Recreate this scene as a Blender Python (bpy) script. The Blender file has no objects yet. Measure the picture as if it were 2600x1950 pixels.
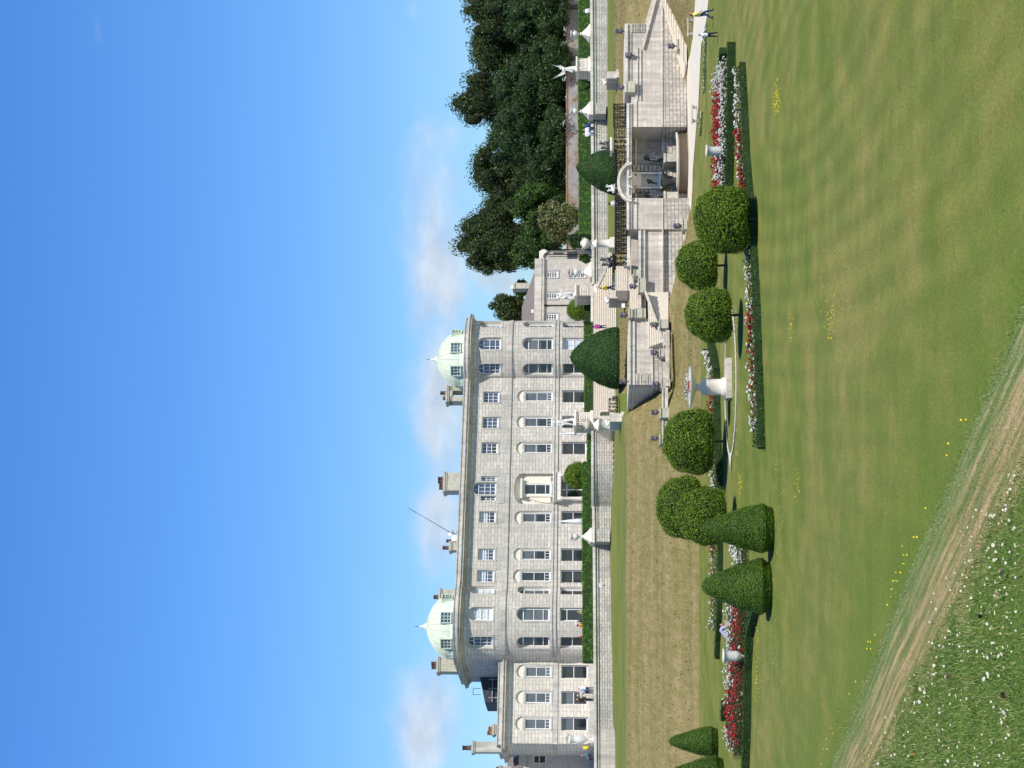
import bpy, math, random
from math import sin, cos, pi, radians, atan, atan2, sqrt
from mathutils import Vector, Matrix, noise
random.seed(7)
sc = bpy.context.scene
COL = sc.collection
# ---------------------------------------------------------------- camera model (photo pixel -> real place)
F = 4600.0
PITCH = atan(200 / F)
def ray(x, y):
    u = (975 - y) / F; v = (1300 - x) / F
    return Vector((u, cos(PITCH) - v * sin(PITCH), sin(PITCH) + v * cos(PITCH)))
def at(x, y, Y):
    d = ray(x, y); return d * (Y / d.y)
def gz(x, y, z):
    d = ray(x, y); return d * (z / d.z)
LAWN = -8.9
YAW = radians(20)
E = Vector((cos(YAW), sin(YAW), 0))        # along the house front, to the right
N = Vector((sin(YAW), -cos(YAW), 0))       # out of the house front, to the viewer
B = -N
def pl(x, y, Y0, off=0.0):
    """point of the plane parallel to the house front through (0,Y0) seen at photo x,y"""
    d = ray(x, y); p0 = Vector((0, Y0, 0)) + N * off
    return d * (p0.dot(N) / d.dot(N))
# ---------------------------------------------------------------- objects
def tag(o, label=None, cat=None, group=None, kind=None):
    if label: o['label'] = label
    if cat: o['category'] = cat
    if group: o['group'] = group
    if kind: o['kind'] = kind
    return o
def thing(name, loc, label, cat, group=None, rz=0):
    o = bpy.data.objects.new(name, None); COL.objects.link(o)
    o.empty_display_size = 0.3
    o.location = loc; o.rotation_euler = (0, 0, rz)
    return tag(o, label, cat, group)
def copy_tree(o, parent=None):
    c = o.copy(); COL.objects.link(c)
    if parent: c.parent = parent
    for ch in [q for q in KIDS.get(o.name, [])]:
        cc = copy_tree(ch, c)
        KIDS.setdefault(c.name, []).append(cc)
    return c
KIDS = {}
class MB:
    def __init__(s): s.v = []; s.f = []; s.m = []; s.uv = []; s.sm = []
    def add(s, vs, fs, mat=0, uvs=None, smooth=False):
        b = len(s.v); s.v.extend(vs)
        for i, f in enumerate(fs):
            s.f.append(tuple(b + k for k in f)); s.m.append(mat)
            s.uv.append(uvs[i] if uvs else None); s.sm.append(smooth)
    def quad(s, a, b, c, d, mat=0, uv=None): s.add([a, b, c, d], [(0, 1, 2, 3)], mat, [uv] if uv else None)
    def poly(s, pts, mat=0): s.add(list(pts), [tuple(range(len(pts)))], mat)
    def prism(s, pts, vec, mat=0, smooth=False):
        pts = [Vector(p) for p in pts]; n = len(pts); vec = Vector(vec)
        vs = pts + [p + vec for p in pts]
        fs = [tuple(range(n)), tuple(range(2 * n - 1, n - 1, -1))]
        fs += [(i, n + i, n + (i + 1) % n, (i + 1) % n) for i in range(n)]
        s.add(vs, fs, mat, None, smooth)
    def box(s, c, h, mat=0, ax=None):
        c = Vector(c); a = ax or (Vector((1, 0, 0)), Vector((0, 1, 0)), Vector((0, 0, 1)))
        vs = [c + a[0] * h[0] * i + a[1] * h[1] * j + a[2] * h[2] * k for i in (-1, 1) for j in (-1, 1) for k in (-1, 1)]
        s.add(vs, [(0, 1, 3, 2), (4, 6, 7, 5), (0, 4, 5, 1), (2, 3, 7, 6), (0, 2, 6, 4), (1, 5, 7, 3)], mat)
    def taper(s, c, h0, h1, z0, z1, mat=0, ax=None):
        c = Vector(c); a = ax or (Vector((1, 0, 0)), Vector((0, 1, 0)))
        vs = []
        for h, z in ((h0, z0), (h1, z1)):
            for i, j in ((-1, -1), (1, -1), (1, 1), (-1, 1)):
                vs.append(c + a[0] * h * i + a[1] * h * j + Vector((0, 0, z)))
        s.add(vs, [(3, 2, 1, 0), (4, 5, 6, 7), (0, 1, 5, 4), (1, 2, 6, 5), (2, 3, 7, 6), (3, 0, 4, 7)], mat)
    def lathe(s, c, prof, seg=20, mat=0, smooth=True, a0=0, a1=2 * pi, sx=1, sy=1, flute=0, nf=12):
        c = Vector(c); full = abs(a1 - a0 - 2 * pi) < 1e-6; k = seg if full else seg + 1
        vs = []
        for r, z in prof:
            for i in range(k):
                a = a0 + (a1 - a0) * i / seg
                rr = r * (1 + flute * cos(a * nf))
                vs.append(c + Vector((rr * cos(a) * sx, rr * sin(a) * sy, z)))
        fs = []
        for j in range(len(prof) - 1):
            for i in range(seg):
                i2 = (i + 1) % k if full else i + 1
                fs.append((j * k + i, j * k + i2, (j + 1) * k + i2, (j + 1) * k + i))
        if full and prof[-1][0] > 1e-4: fs.append(tuple((len(prof) - 1) * k + i for i in range(k)))
        s.add(vs, fs, mat, None, smooth)
    def tube(s, pts, rad, seg=8, mat=0, smooth=True):
        pts = [Vector(p) for p in pts]
        if not hasattr(rad, '__len__'): rad = [rad] * len(pts)
        vs = []
        for i, p in enumerate(pts):
            d = (pts[min(i + 1, len(pts) - 1)] - pts[max(i - 1, 0)])
            if d.length < 1e-9: d = Vector((0, 0, 1))
            d.normalize(); up = Vector((0, 0, 1)) if abs(d.z) < .95 else Vector((1, 0, 0))
            a = d.cross(up).normalized(); b = d.cross(a)
            for k in range(seg):
                t = 2 * pi * k / seg
                vs.append(p + (a * cos(t) + b * sin(t)) * rad[i])
        fs = [(j * seg + k, j * seg + (k + 1) % seg, (j + 1) * seg + (k + 1) % seg, (j + 1) * seg + k) for j in range(len(pts) - 1) for k in range(seg)]
        fs.append(tuple(range(seg))); fs.append(tuple((len(pts) - 1) * seg + k for k in range(seg)))
        s.add(vs, fs, mat, None, smooth)
    def ball(s, c, r, mat=0, seg=10, rings=6, sc3=(1, 1, 1)):
        prof = [(max(1e-5, r * sin(pi * i / rings)), -r * cos(pi * i / rings)) for i in range(rings + 1)]
        b = len(s.v); s.lathe((0, 0, 0), prof, seg, mat)
        c = Vector(c)
        for i in range(b, len(s.v)): q = s.v[i]; s.v[i] = c + Vector((q.x * sc3[0], q.y * sc3[1], q.z * sc3[2]))
    def build(s, name, mats, parent=None, kind=None):
        if not isinstance(mats, (list, tuple)): mats = [mats]
        me = bpy.data.meshes.new(name)
        off = Vector((0, 0, 0)); p = parent; rz = 0
        top = None
        while p is not None: top = p; off = off + p.location; p = p.parent
        rz = top.rotation_euler.z if top else 0
        R = Matrix.Rotation(-rz, 3, 'Z')
        if parent is not None and not getattr(s, 'local', False):
            vs = [R @ (Vector(v) - off) for v in s.v] if rz else [Vector(v) - off for v in s.v]
        else: vs = s.v
        me.from_pydata([tuple(v) for v in vs], [], s.f)
        me.polygons.foreach_set('material_index', s.m)
        me.polygons.foreach_set('use_smooth', s.sm)
        if len(s.f) < 60000:
            uvl = me.uv_layers.new(name='UVMap'); data = uvl.data
            for pi_, pg in enumerate(me.polygons):
                u = s.uv[pi_]
                if u:
                    for k, li in enumerate(pg.loop_indices): data[li].uv = u[k]
                else:
                    n = pg.normal; ax, ay, az = abs(n.x), abs(n.y), abs(n.z)
                    for li in pg.loop_indices:
                        q = me.vertices[me.loops[li].vertex_index].co
                        data[li].uv = (q.x, q.y) if az > ax and az > ay else ((q.y, q.z) if ax > ay else (q.x, q.z))
        for m in mats: me.materials.append(m)
        o = bpy.data.objects.new(name, me); COL.objects.link(o)
        if parent is not None:
            o.parent = parent; KIDS.setdefault(parent.name, []).append(o)
        if kind: o['kind'] = kind
        return o
def lmb():
    m = MB(); m.local = True; return m
def lerp(a, b, t): return a + (b - a) * t
def interp(tab, x):
    """piecewise linear table [(x,v)...] x ascending"""
    if x <= tab[0][0]: return tab[0][1]
    for (a, va), (b, vb) in zip(tab, tab[1:]):
        if x <= b: return lerp(va, vb, (x - a) / (b - a))
    return tab[-1][1]
# ---------------------------------------------------------------- materials
class NT:
    def __init__(s, name, rough=.8, spec=.3):
        s.m = bpy.data.materials.new(name); s.m.use_nodes = True
        s.t = s.m.node_tree; s.b = s.t.nodes['Principled BSDF']
        s.b.inputs['Roughness'].default_value = rough
        s.b.inputs['Specular IOR Level'].default_value = spec
    def n(s, typ, **kw):
        q = s.t.nodes.new(typ)
        for k, v in kw.items():
            if k.startswith('_'): setattr(q, k[1:], v)
            else: q.inputs[k.replace('_', ' ')].default_value = v
        return q
    def l(s, a, b): s.t.links.new(a, b)
    def coord(s, kind='Object', scale=(1, 1, 1), rot=(0, 0, 0)):
        if kind == 'World':
            g = s.n('ShaderNodeNewGeometry'); o = g.outputs['Position']
        else: o = s.n('ShaderNodeTexCoord').outputs[kind]
        mp = s.n('ShaderNodeMapping'); mp.inputs['Scale'].default_value = scale; mp.inputs['Rotation'].default_value = rot
        s.l(o, mp.inputs[0]); return mp.outputs[0]
    def noise(s, co, scale, detail=4, rough=.6):
        q = s.n('ShaderNodeTexNoise'); q.inputs['Scale'].default_value = scale; q.inputs['Detail'].default_value = detail; q.inputs['Roughness'].default_value = rough
        s.l(co, q.inputs['Vector']); return q.outputs['Fac']
    def ramp(s, fac, stops):
        q = s.n('ShaderNodeValToRGB'); cr = q.color_ramp
        while len(cr.elements) < len(stops): cr.elements.new(.5)
        for e, (p, c) in zip(cr.elements, stops): e.position = p; e.color = (*c, 1) if len(c) == 3 else c
        s.l(fac, q.inputs[0]); return q.outputs[0]
    def mix(s, fac, a, b, mode='MIX'):
        q = s.n('ShaderNodeMix'); q.data_type = 'RGBA'; q.blend_type = mode
        for idx, v in ((0, fac), (6, a), (7, b)):
            if isinstance(v, (int, float)): q.inputs[idx].default_value = v
            elif isinstance(v, tuple): q.inputs[idx].default_value = (*v, 1)
            else: s.l(v, q.inputs[idx])
        return q.outputs[2]
    def math(s, op, a, b=0.0, c=None):
        q = s.n('ShaderNodeMath'); q.operation = op
        for i, v in enumerate((a, b, c)):
            if v is None: continue
            if isinstance(v, (int, float)): q.inputs[i].default_value = v
            else: s.l(v, q.inputs[i])
        return q.outputs[0]
    def bump(s, h, strength=.4, dist=.03):
        q = s.n('ShaderNodeBump'); q.inputs['Strength'].default_value = strength; q.inputs['Distance'].default_value = dist
        s.l(h, q.inputs['Height']); s.l(q.outputs[0], s.b.inputs['Normal'])
    def col(s, c):
        if isinstance(c, tuple): s.b.inputs['Base Color'].default_value = (*c, 1)
        else: s.l(c, s.b.inputs['Base Color'])
        return s.m
def plain(name, c, rough=.7, var=.25, scale=3, spec=.3, metal=0):
    k = NT(name, rough, spec); k.b.inputs['Metallic'].default_value = metal
    f = k.noise(k.coord('World'), scale, 5)
    d = tuple(x * (1 - var) for x in c); e = tuple(min(1, x * (1 + var)) for x in c)
    return k.col(k.ramp(f, [(.3, d), (.7, e)]))
def masonry(name, c1, c2, mortar, bw, bh, ms=.012, stain=(.25, .23, .2), stain_amt=.5, bump=.4, rough=.85, offset=.5, dirt=.62):
    k = NT(name, rough, .2)
    uv = k.n('ShaderNodeTexCoord').outputs['UV']
    nz = k.n('ShaderNodeTexNoise'); nz.inputs['Scale'].default_value = 1.5; k.l(uv, nz.inputs['Vector'])
    wob = k.mix(.012, uv, nz.outputs['Color'])
    br = k.n('ShaderNodeTexBrick'); k.l(wob, br.inputs['Vector'])
    br.inputs['Scale'].default_value = 1; br.inputs['Brick Width'].default_value = bw; br.inputs['Row Height'].default_value = bh
    br.inputs['Mortar Size'].default_value = ms; br.inputs['Mortar Smooth'].default_value = .3; br.offset = offset
    br.inputs['Color1'].default_value = (*c1, 1); br.inputs['Color2'].default_value = (*c2, 1); br.inputs['Mortar'].default_value = (*mortar, 1)
    w = k.coord('World')
    f = k.noise(w, .35, 6, .65); f2 = k.noise(w, 6, 4, .7); f3 = k.noise(k.coord('World', (2.5, 2.5, .25)), 1.0, 4)
    c = k.mix(k.ramp(f2, [(.3, (.86,) * 3), (.75, (1.12,) * 3)]), (0, 0, 0), br.outputs['Color'], 'MIX')
    c = k.mix(1.0, br.outputs['Color'], k.ramp(f2, [(.3, (.82,) * 3), (.75, (1.1,) * 3)]), 'MULTIPLY')
    s1 = k.math('MULTIPLY', k.ramp(k.math('MULTIPLY', k.math('ADD', f, f3), .5), [(dirt - .14, (0, 0, 0)), (dirt + .06, (1, 1, 1))]), stain_amt)
    c = k.mix(s1, c, stain)
    k.bump(k.math('ADD', k.math('MULTIPLY', br.outputs['Fac'], -1.0), k.math('MULTIPLY', f2, .5)), bump, .03)
    return k.col(c)
def leafmat(name, dark, mid, light, scale=1.2, trans=.25, rough=.5, isl=.5):
    k = NT(name, rough, .35)
    g = k.n('ShaderNodeNewGeometry')
    f = k.noise(k.coord('World'), scale, 3)
    v = k.math('ADD', k.math('MULTIPLY', g.outputs['Random Per Island'], isl), k.math('MULTIPLY', f, 1 - isl))
    c = k.ramp(v, [(.2, dark), (.5, mid), (.8, light)])
    k.col(c)
    if trans > 0:
        t = k.n('ShaderNodeBsdfTranslucent'); k.l(c, t.inputs['Color'])
        mx = k.n('ShaderNodeMixShader'); mx.inputs[0].default_value = trans
        out = k.t.nodes['Material Output']
        k.l(k.b.outputs[0], mx.inputs[1]); k.l(t.outputs[0], mx.inputs[2]); k.l(mx.outputs[0], out.inputs[0])
    return k.m
M = {}
M['ashlar'] = masonry('granite_ashlar', (.76, .705, .61), (.60, .555, .48), (.25, .225, .19), .95, .36, .021, (.42, .385, .335), .65, .45, dirt=.57)
M['ashlar_warm'] = masonry('granite_ashlar_warm', (.80, .74, .63), (.68, .63, .54), (.29, .26, .22), .95, .36, .019, (.42, .38, .32), .5, .4, dirt=.6)
M['trim'] = masonry('granite_trim', (.68, .635, .555), (.61, .57, .50), (.38, .345, .3), 1.7, 9, .012, (.30, .285, .26), .7, .15, dirt=.55)
M['perron'] = masonry('perron_ashlar', (.76, .68, .57), (.64, .575, .49), (.42, .36, .30), .9, .42, .014, (.36, .315, .28), .8, .2, dirt=.56)
M['coping'] = masonry('perron_coping', (.80, .74, .64), (.72, .67, .58), (.36, .33, .29), 1.1, 9, .015, (.36, .33, .28), .75, .15, dirt=.56)
M['rustic'] = masonry('rusticated_stone', (.74, .66, .54), (.58, .52, .45), (.26, .22, .18), .75, .33, .026, (.30, .27, .23), .85, 1.0, dirt=.55)
M['rubble'] = masonry('terrace_rubble', (.76, .70, .60), (.56, .51, .44), (.30, .27, .23), .66, .26, .02, (.34, .32, .29), .75, 1.0, dirt=.56)
M['stucco'] = plain('grey_render', (.47, .435, .385), .9, .16, 2.5)
M['cream'] = plain('cream_render', (.78, .72, .60), .9, .06, 2)
M['steps'] = plain('step_stone', (.74, .65, .53), .85, .15, 6)
M['marble'] = plain('white_marble', (.68, .66, .61), .5, .08, 4)
M['stonepale'] = plain('pale_carved_stone', (.78, .72, .62), .75, .15, 4)
M['greystone'] = plain('weathered_block', (.50, .47, .37), .85, .2, 3)
M['bronze'] = plain('dark_bronze', (.045, .05, .048), .45, .5, 9, .5)
M['iron'] = plain('black_iron', (.012, .012, .014), .5, .3, 9)
M['leadurn'] = plain('grey_metal_urn', (.13, .12, .12), .6, .3, 14)
M['white'] = plain('white_paint', (.82, .82, .80), .5, .04, 5)
M['slate'] = masonry('purple_slate', (.21, .18, .175), (.26, .225, .215), (.12, .1, .1), .3, .2, .01, (.18, .17, .14), .4, .3)
M['darkslate'] = plain('dark_slate_cladding', (.05, .055, .07), .7, .3, 3)
M['lead'] = plain('lead_roof', (.3, .3, .31), .6, .15, 2)
M['terracotta'] = plain('chimney_pot_clay', (.12, .075, .07), .85, .25, 5)
M['terracotta_or'] = plain('chimney_pot_orange_clay', (.30, .155, .09), .85, .25, 5)
M['gravel'] = plain('pale_gravel', (.68, .63, .54), .95, .10, 1.2)
M['bark'] = plain('grey_bark', (.10, .085, .065), .95, .35, 6)
M['copper'] = None
k = NT('verdigris_copper', .55, .3)
f = k.noise(k.coord('World', (1, 1, .3)), 1.2, 5)
M['copper'] = k.col(k.ramp(f, [(.3, (.55, .63, .49)), (.7, (.67, .73, .59))]))
def glassmat(name, c, c2, rough=.06, spec=.8):
    k = NT(name, rough, spec)
    f = k.noise(k.coord('World', (1, 1, .6)), .7, 3)
    return k.col(k.ramp(f, [(.35, c), (.65, c2)]))
M['glass'] = glassmat('window_glass_dark', (.012, .014, .018), (.03, .033, .038))
M['glass_grey'] = glassmat('window_glass_grey', (.07, .08, .09), (.13, .14, .155), .12)
M['glass_blue'] = glassmat('window_glass_bluish', (.035, .055, .10), (.07, .10, .17), .05)
M['blind'] = glassmat('window_with_white_blind', (.55, .58, .62), (.72, .74, .76), .3, .5)
# grass
def grassmat(name, g1, g2, dry, dscale, aniso=(1, 1, 1), amt=(.45, .65), fine=14):
    k = NT(name, .9, .15)
    w = k.coord('World'); wa = k.coord('World', aniso)
    big = k.noise(wa, dscale, 5, .6); med = k.noise(wa, dscale * 6, 4, .6); fi = k.noise(w, fine, 3, .7)
    c = k.mix(k.ramp(med, [(.35, (0,) * 3), (.65, (1,) * 3)]), g1, g2)
    c = k.mix(k.ramp(k.math('ADD', k.math('MULTIPLY', big, .7), k.math('MULTIPLY', med, .3)), [(amt[0], (0,) * 3), (amt[1], (1,) * 3)]), c, dry)
    c = k.mix(1.0, c, k.ramp(fi, [(.25, (.68,) * 3), (.75, (1.3,) * 3)]), 'MULTIPLY')
    k.bump(fi, .6, .04)
    return k, c
k, c = grassmat('mown_lawn', (.125, .172, .024), (.18, .215, .036), (.24, .225, .07), .055, (.8, 1, 1), (.36, .60))
bl_ = k.noise(k.coord('World', (1.2, .7, 1)), .32, 5, .65)
c = k.mix(k.ramp(bl_, [(.42, (.55,) * 3), (.58, (0,) * 3)]), c, (.10, .16, .025))
# faint mowing marks and the circular scar of an old bed
w = k.coord('World')
vm = k.n('ShaderNodeVectorMath'); vm.operation = 'DISTANCE'; k.l(k.coord('World', (6, 1, 0)), vm.inputs[0]); vm.inputs[1].default_value = (13.3 * 6, 72, 0)
rings = k.math('SINE', k.math('ADD', k.math('MULTIPLY', vm.outputs['Value'], .86), k.math('MULTIPLY', k.noise(w, .05, 2), 1.4)))
fade = k.ramp(k.math('MULTIPLY', vm.outputs['Value'], .01), [(.03, (0,) * 3), (.12, (1,) * 3), (.6, (0.8,) * 3), (1, (.3,) * 3)])
rm = k.math('MULTIPLY', k.math('MULTIPLY', rings, .08), fade)
stripe = k.math('MULTIPLY', k.math('SINE', k.math('MULTIPLY', k.noise(k.coord('World', (.02, 1, 1), (0, 0, radians(8))), .22, 3), 60)), .015)
br = k.n('ShaderNodeBrightContrast'); k.l(c, br.inputs[0])
sv = k.math('ADD', k.math('ADD', rm, stripe), 1.0)
cc = k.n('ShaderNodeCombineColor'); k.l(sv, cc.inputs[0]); k.l(sv, cc.inputs[1]); k.l(sv, cc.inputs[2])
c = k.mix(1.0, c, cc.outputs[0], 'MULTIPLY')
dt = k.n('ShaderNodeVectorMath'); dt.operation = 'DOT_PRODUCT'; k.l(w, dt.inputs[0]); dt.inputs[1].default_value = (.884, .467, 0)
fg_ = k.noise(k.coord('World', (9, 3.2, 1)), 2.2, 5, .8)
c = k.mix(1.0, c, k.ramp(fg_, [(.3, (.72,) * 3), (.7, (1.24,) * 3)]), 'MULTIPLY')
wd_ = k.noise(k.coord('World', (1.4, .9, 1)), 1.4, 4, .75)
c = k.mix(k.ramp(wd_, [(.60, (0,) * 3), (.72, (.6,) * 3)]), c, (.075, .12, .018))
near = k.ramp(k.math('MULTIPLY', k.math('ADD', dt.outputs['Value'], k.math('MULTIPLY', k.noise(w, .25, 3), 10)), .02), [(.42, (1,) * 3), (.62, (0,) * 3)])
M['lawn'] = k.col(k.mix(near, c, k.mix(1.0, k.mix(k.noise(w, 1.8, 5, .75), (.065, .125, .014), (.165, .235, .036)), k.ramp(fg_, [(.3, (.65,) * 3), (.7, (1.3,) * 3)]), 'MULTIPLY')))
k, c = grassmat('mown_verge', (.12, .165, .035), (.185, .21, .055), (.25, .22, .09), .1, (.3, 1, 1), (.5, .8))
M['verge'] = k.col(c)
k = NT('dry_uncut_grass', .95, .1)
w = k.coord('World')
na = k.noise(k.coord('World', (1.6, .7, .9)), 1.0, 6, .7); nb_ = k.noise(k.coord('World', (5, 1.6, 2.5)), 1.6, 4, .75); nl = k.noise(k.coord('World', (.08, 1, 1.6)), .9, 3, .5)
v = k.math('ADD', k.math('ADD', k.math('MULTIPLY', na, .38), k.math('MULTIPLY', nb_, .37)), k.math('MULTIPLY', nl, .25))
c = k.ramp(v, [(.34, (.13, .14, .04)), (.46, (.215, .19, .075)), (.56, (.31, .245, .12)), (.68, (.42, .33, .185))])
k.bump(nb_, .9, .12)
M['dry'] = k.col(c)
# foliage
M['hedge'] = leafmat('bright_hedge_leaf', (.05, .14, .012), (.11, .27, .024), (.20, .40, .04), 1.0)
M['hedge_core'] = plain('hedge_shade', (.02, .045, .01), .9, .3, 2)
M['box'] = leafmat('box_hedge_leaf', (.018, .048, .009), (.035, .085, .014), (.065, .14, .02), 1.5, .15)
M['laurel'] = leafmat('portugal_laurel_leaf', (.045, .095, .007), (.13, .225, .013), (.26, .38, .03), .9, .25, .55)
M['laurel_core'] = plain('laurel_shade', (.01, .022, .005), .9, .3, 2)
M['yew'] = leafmat('yew_leaf', (.035, .085, .006), (.08, .165, .009), (.14, .24, .018), .8, .15, isl=.22)
M['yew_dark'] = leafmat('dark_yew_leaf', (.014, .045, .007), (.032, .09, .012), (.055, .13, .018), .8, .1, isl=.25)
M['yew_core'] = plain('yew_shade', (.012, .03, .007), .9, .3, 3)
M['tree'] = leafmat('dark_oak_leaf', (.020, .040, .009), (.055, .085, .016), (.105, .14, .028), .25, .2)
M['tree2'] = leafmat('holm_oak_leaf', (.013, .036, .009), (.032, .075, .015), (.065, .125, .024), .3, .15)
M['tree3'] = leafmat('mid_green_leaf', (.022, .06, .009), (.055, .12, .016), (.10, .19, .026), .3, .25)
M['olive'] = leafmat('olive_shrub_leaf', (.08, .10, .03), (.17, .19, .06), (.27, .28, .11), .5, .2)
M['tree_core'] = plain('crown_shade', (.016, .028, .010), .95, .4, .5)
M['roseleaf'] = leafmat('rose_leaf', (.018, .035, .01), (.035, .07, .016), (.08, .10, .03), 2, .15)
M['red'] = leafmat('red_petals', (.24, .004, .008), (.40, .008, .018), (.52, .03, .03), 2, .2)
M['whitepetal'] = leafmat('white_petals', (.52, .51, .44), (.68, .67, .60), (.78, .77, .72), 2, .2)
M['purple'] = leafmat('purple_petals', (.12, .05, .25), (.22, .12, .4), (.42, .3, .55), 2, .2)
M['yellow'] = plain('yellow_petals', (.75, .58, .02), .6, .1, 8)
M['scarlet'] = plain('scarlet_petals', (.55, .05, .015), .6, .2, 8)
def cloth(n, c): return plain(n, c, .85, .12, 6)
M['skin'] = cloth('skin', (.50, .28, .19)); M['hair'] = cloth('dark_hair', (.03, .02, .015)); M['hair_grey'] = cloth('grey_hair', (.5, .48, .45)); M['hair_light'] = cloth('fair_hair', (.35, .22, .1))
# ---------------------------------------------------------------- the mansion
P0 = 206.0
def hsz(x, y, off=0.0):
    p = pl(x, y, P0, off); q = p - Vector((0, P0, 0))
    return q.dot(E), p.z
S_MID = hsz(1200, 1240)[0]; SETTLE = .00095      # the old walls are a little out of true: heights shrink slightly to the right
def hk(s): return 1 - SETTLE * (s - S_MID)
def hw(s, off, z): return Vector((0, P0, 0)) + E * s + N * off + Vector((0, 0, -.3 + (z + .3) * hk(s)))
def HZ(x): return hsz(x, 1240)[1]
GZ = -0.3
Z_STR0, Z_STR1 = HZ(1293.5), HZ(1282)
Z_BELT0, Z_BELT1 = HZ(1415.5), HZ(1404)
Z_CORN0, Z_CORN1, Z_PAR = HZ(1188.5), HZ(1178.5), HZ(1166.5)
RL, RR = 4.3, 4.1
cl_off, cr_off = -RL * cos(radians(53)), -RR * cos(radians(58))
sl = hsz(1200, 1558, cl_off + RL)[0]; sr = hsz(1200, 872, cr_off + RR)[0]
class Path:
    """plan outline: list of (s,off); t = arc length"""
    def __init__(s, pts):
        s.p = [Vector(q) for q in pts]; s.t = [0]
        for a, b in zip(s.p, s.p[1:]): s.t.append(s.t[-1] + (b - a).length)
    def at(s, t):
        t = max(0, min(s.t[-1], t))
        for i in range(len(s.p) - 1):
            if t <= s.t[i + 1] + 1e-9:
                k = (t - s.t[i]) / (s.t[i + 1] - s.t[i]); q = s.p[i].lerp(s.p[i + 1], k)
                d = (s.p[i + 1] - s.p[i]).normalized(); return q, Vector((d.y, -d.x)) * -1
        return s.p[-1], Vector((0, 1))
    def w(s, t, z, d=0.0):
        q, n = s.at(t); q = q - n * d
        return hw(q.x, q.y, z)
    def off(s, amount):
        out = []
        for i, q in enumerate(s.p):
            ds = []
            if i > 0: ds.append((s.p[i] - s.p[i - 1]).normalized())
            if i < len(s.p) - 1: ds.append((s.p[i + 1] - s.p[i]).normalized())
            ns = [Vector((-d.y, d.x)) for d in ds]
            n = sum(ns, Vector((0, 0))).normalized(); c = max(.35, n.dot(ns[0]))
            out.append(q + n * amount / c)
        return out
def band(mb, path, z0, z1, p1, p0=-.02, mat=0):
    a = path.off(p1); b = path.off(p0)
    for i in range(len(a) - 1):
        lo = [hw(q.x, q.y, z0) for q in (a[i], a[i + 1], b[i + 1], b[i])]
        hi = [hw(q.x, q.y, z1) for q in (a[i], a[i + 1], b[i + 1], b[i])]
        t0, t1 = path.t[i], path.t[i + 1]
        mb.quad(lo[0], lo[1], hi[1], hi[0], mat, [(t0, z0), (t1, z0), (t1, z1), (t0, z1)])
        mb.quad(hi[0], hi[1], hi[2], hi[3], mat); mb.quad(lo[0], lo[3], lo[2], lo[1], mat)
    for i, r in ((0, 0), (len(a) - 1, 0)):
        mb.quad(hw(a[i].x, a[i].y, z0), hw(b[i].x, b[i].y, z0), hw(b[i].x, b[i].y, z1), hw(a[i].x, a[i].y, z1), mat)
def arcz(o, t):
    c = (o['t0'] + o['t1']) / 2; h = (o['t1'] - o['t0']) / 2
    if o.get('arch'):
        k = max(0, 1 - ((t - c) / h) ** 2)
        return o['z1'] - o['arch'] + o['arch'] * sqrt(k)
    return o['z1']
def wall(mb, path, t0, t1, z0, z1, ops, mat=0, rmat=1, maxstep=99, depth=.35):
    br = {t0, t1}
    for q in path.t:
        if t0 < q < t1: br.add(q)
    for o in ops:
        n = 10 if o.get('arch') else 1
        for i in range(n + 1): br.add(lerp(o['t0'], o['t1'], (1 - cos(pi * i / n)) / 2))
    br = sorted(b for b in br if t0 <= b <= t1)
    bb = [br[0]]
    for b in br[1:]:
        if b - bb[-1] > 1e-4: bb.append(b)
    for a, b in zip(bb, bb[1:]):
        m = (a + b) / 2
        hs = sorted([o for o in ops if o['t0'] < m < o['t1']], key=lambda o: o['z0'])
        ya = yb = z0
        for o in hs + [None]:
            na, nb = (o['z0'], o['z0']) if o else (z1, z1)
            mb.quad(path.w(a, ya), path.w(b, yb), path.w(b, nb), path.w(a, na), mat, [(a, ya), (b, yb), (b, nb), (a, na)])
            if o:
                d = o.get('d', depth)
                mb.quad(path.w(a, o['z0']), path.w(b, o['z0']), path.w(b, o['z0'], d), path.w(a, o['z0'], d), rmat)
                ya, yb = arcz(o, a), arcz(o, b)
                mb.quad(path.w(a, ya), path.w(a, ya, d), path.w(b, yb, d), path.w(b, yb), rmat)
    for o in ops:
        d = o.get('d', depth)
        for t in (o['t0'], o['t1']):
            zt = arcz(o, t)
            mb.quad(path.w(t, o['z0']), path.w(t, zt), path.w(t, zt, d), path.w(t, o['z0'], d), rmat)
def fbox(mb, path, t0, t1, z0, z1, d0, d1, mat=0):
    a = [path.w(t, z, d) for d in (d0, d1) for t, z in ((t0, z0), (t1, z0), (t1, z1), (t0, z1))]
    mb.add(a, [(0, 1, 2, 3), (7, 6, 5, 4), (0, 4, 5, 1), (1, 5, 6, 2), (2, 6, 7, 3), (3, 7, 4, 0)], mat)
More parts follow.
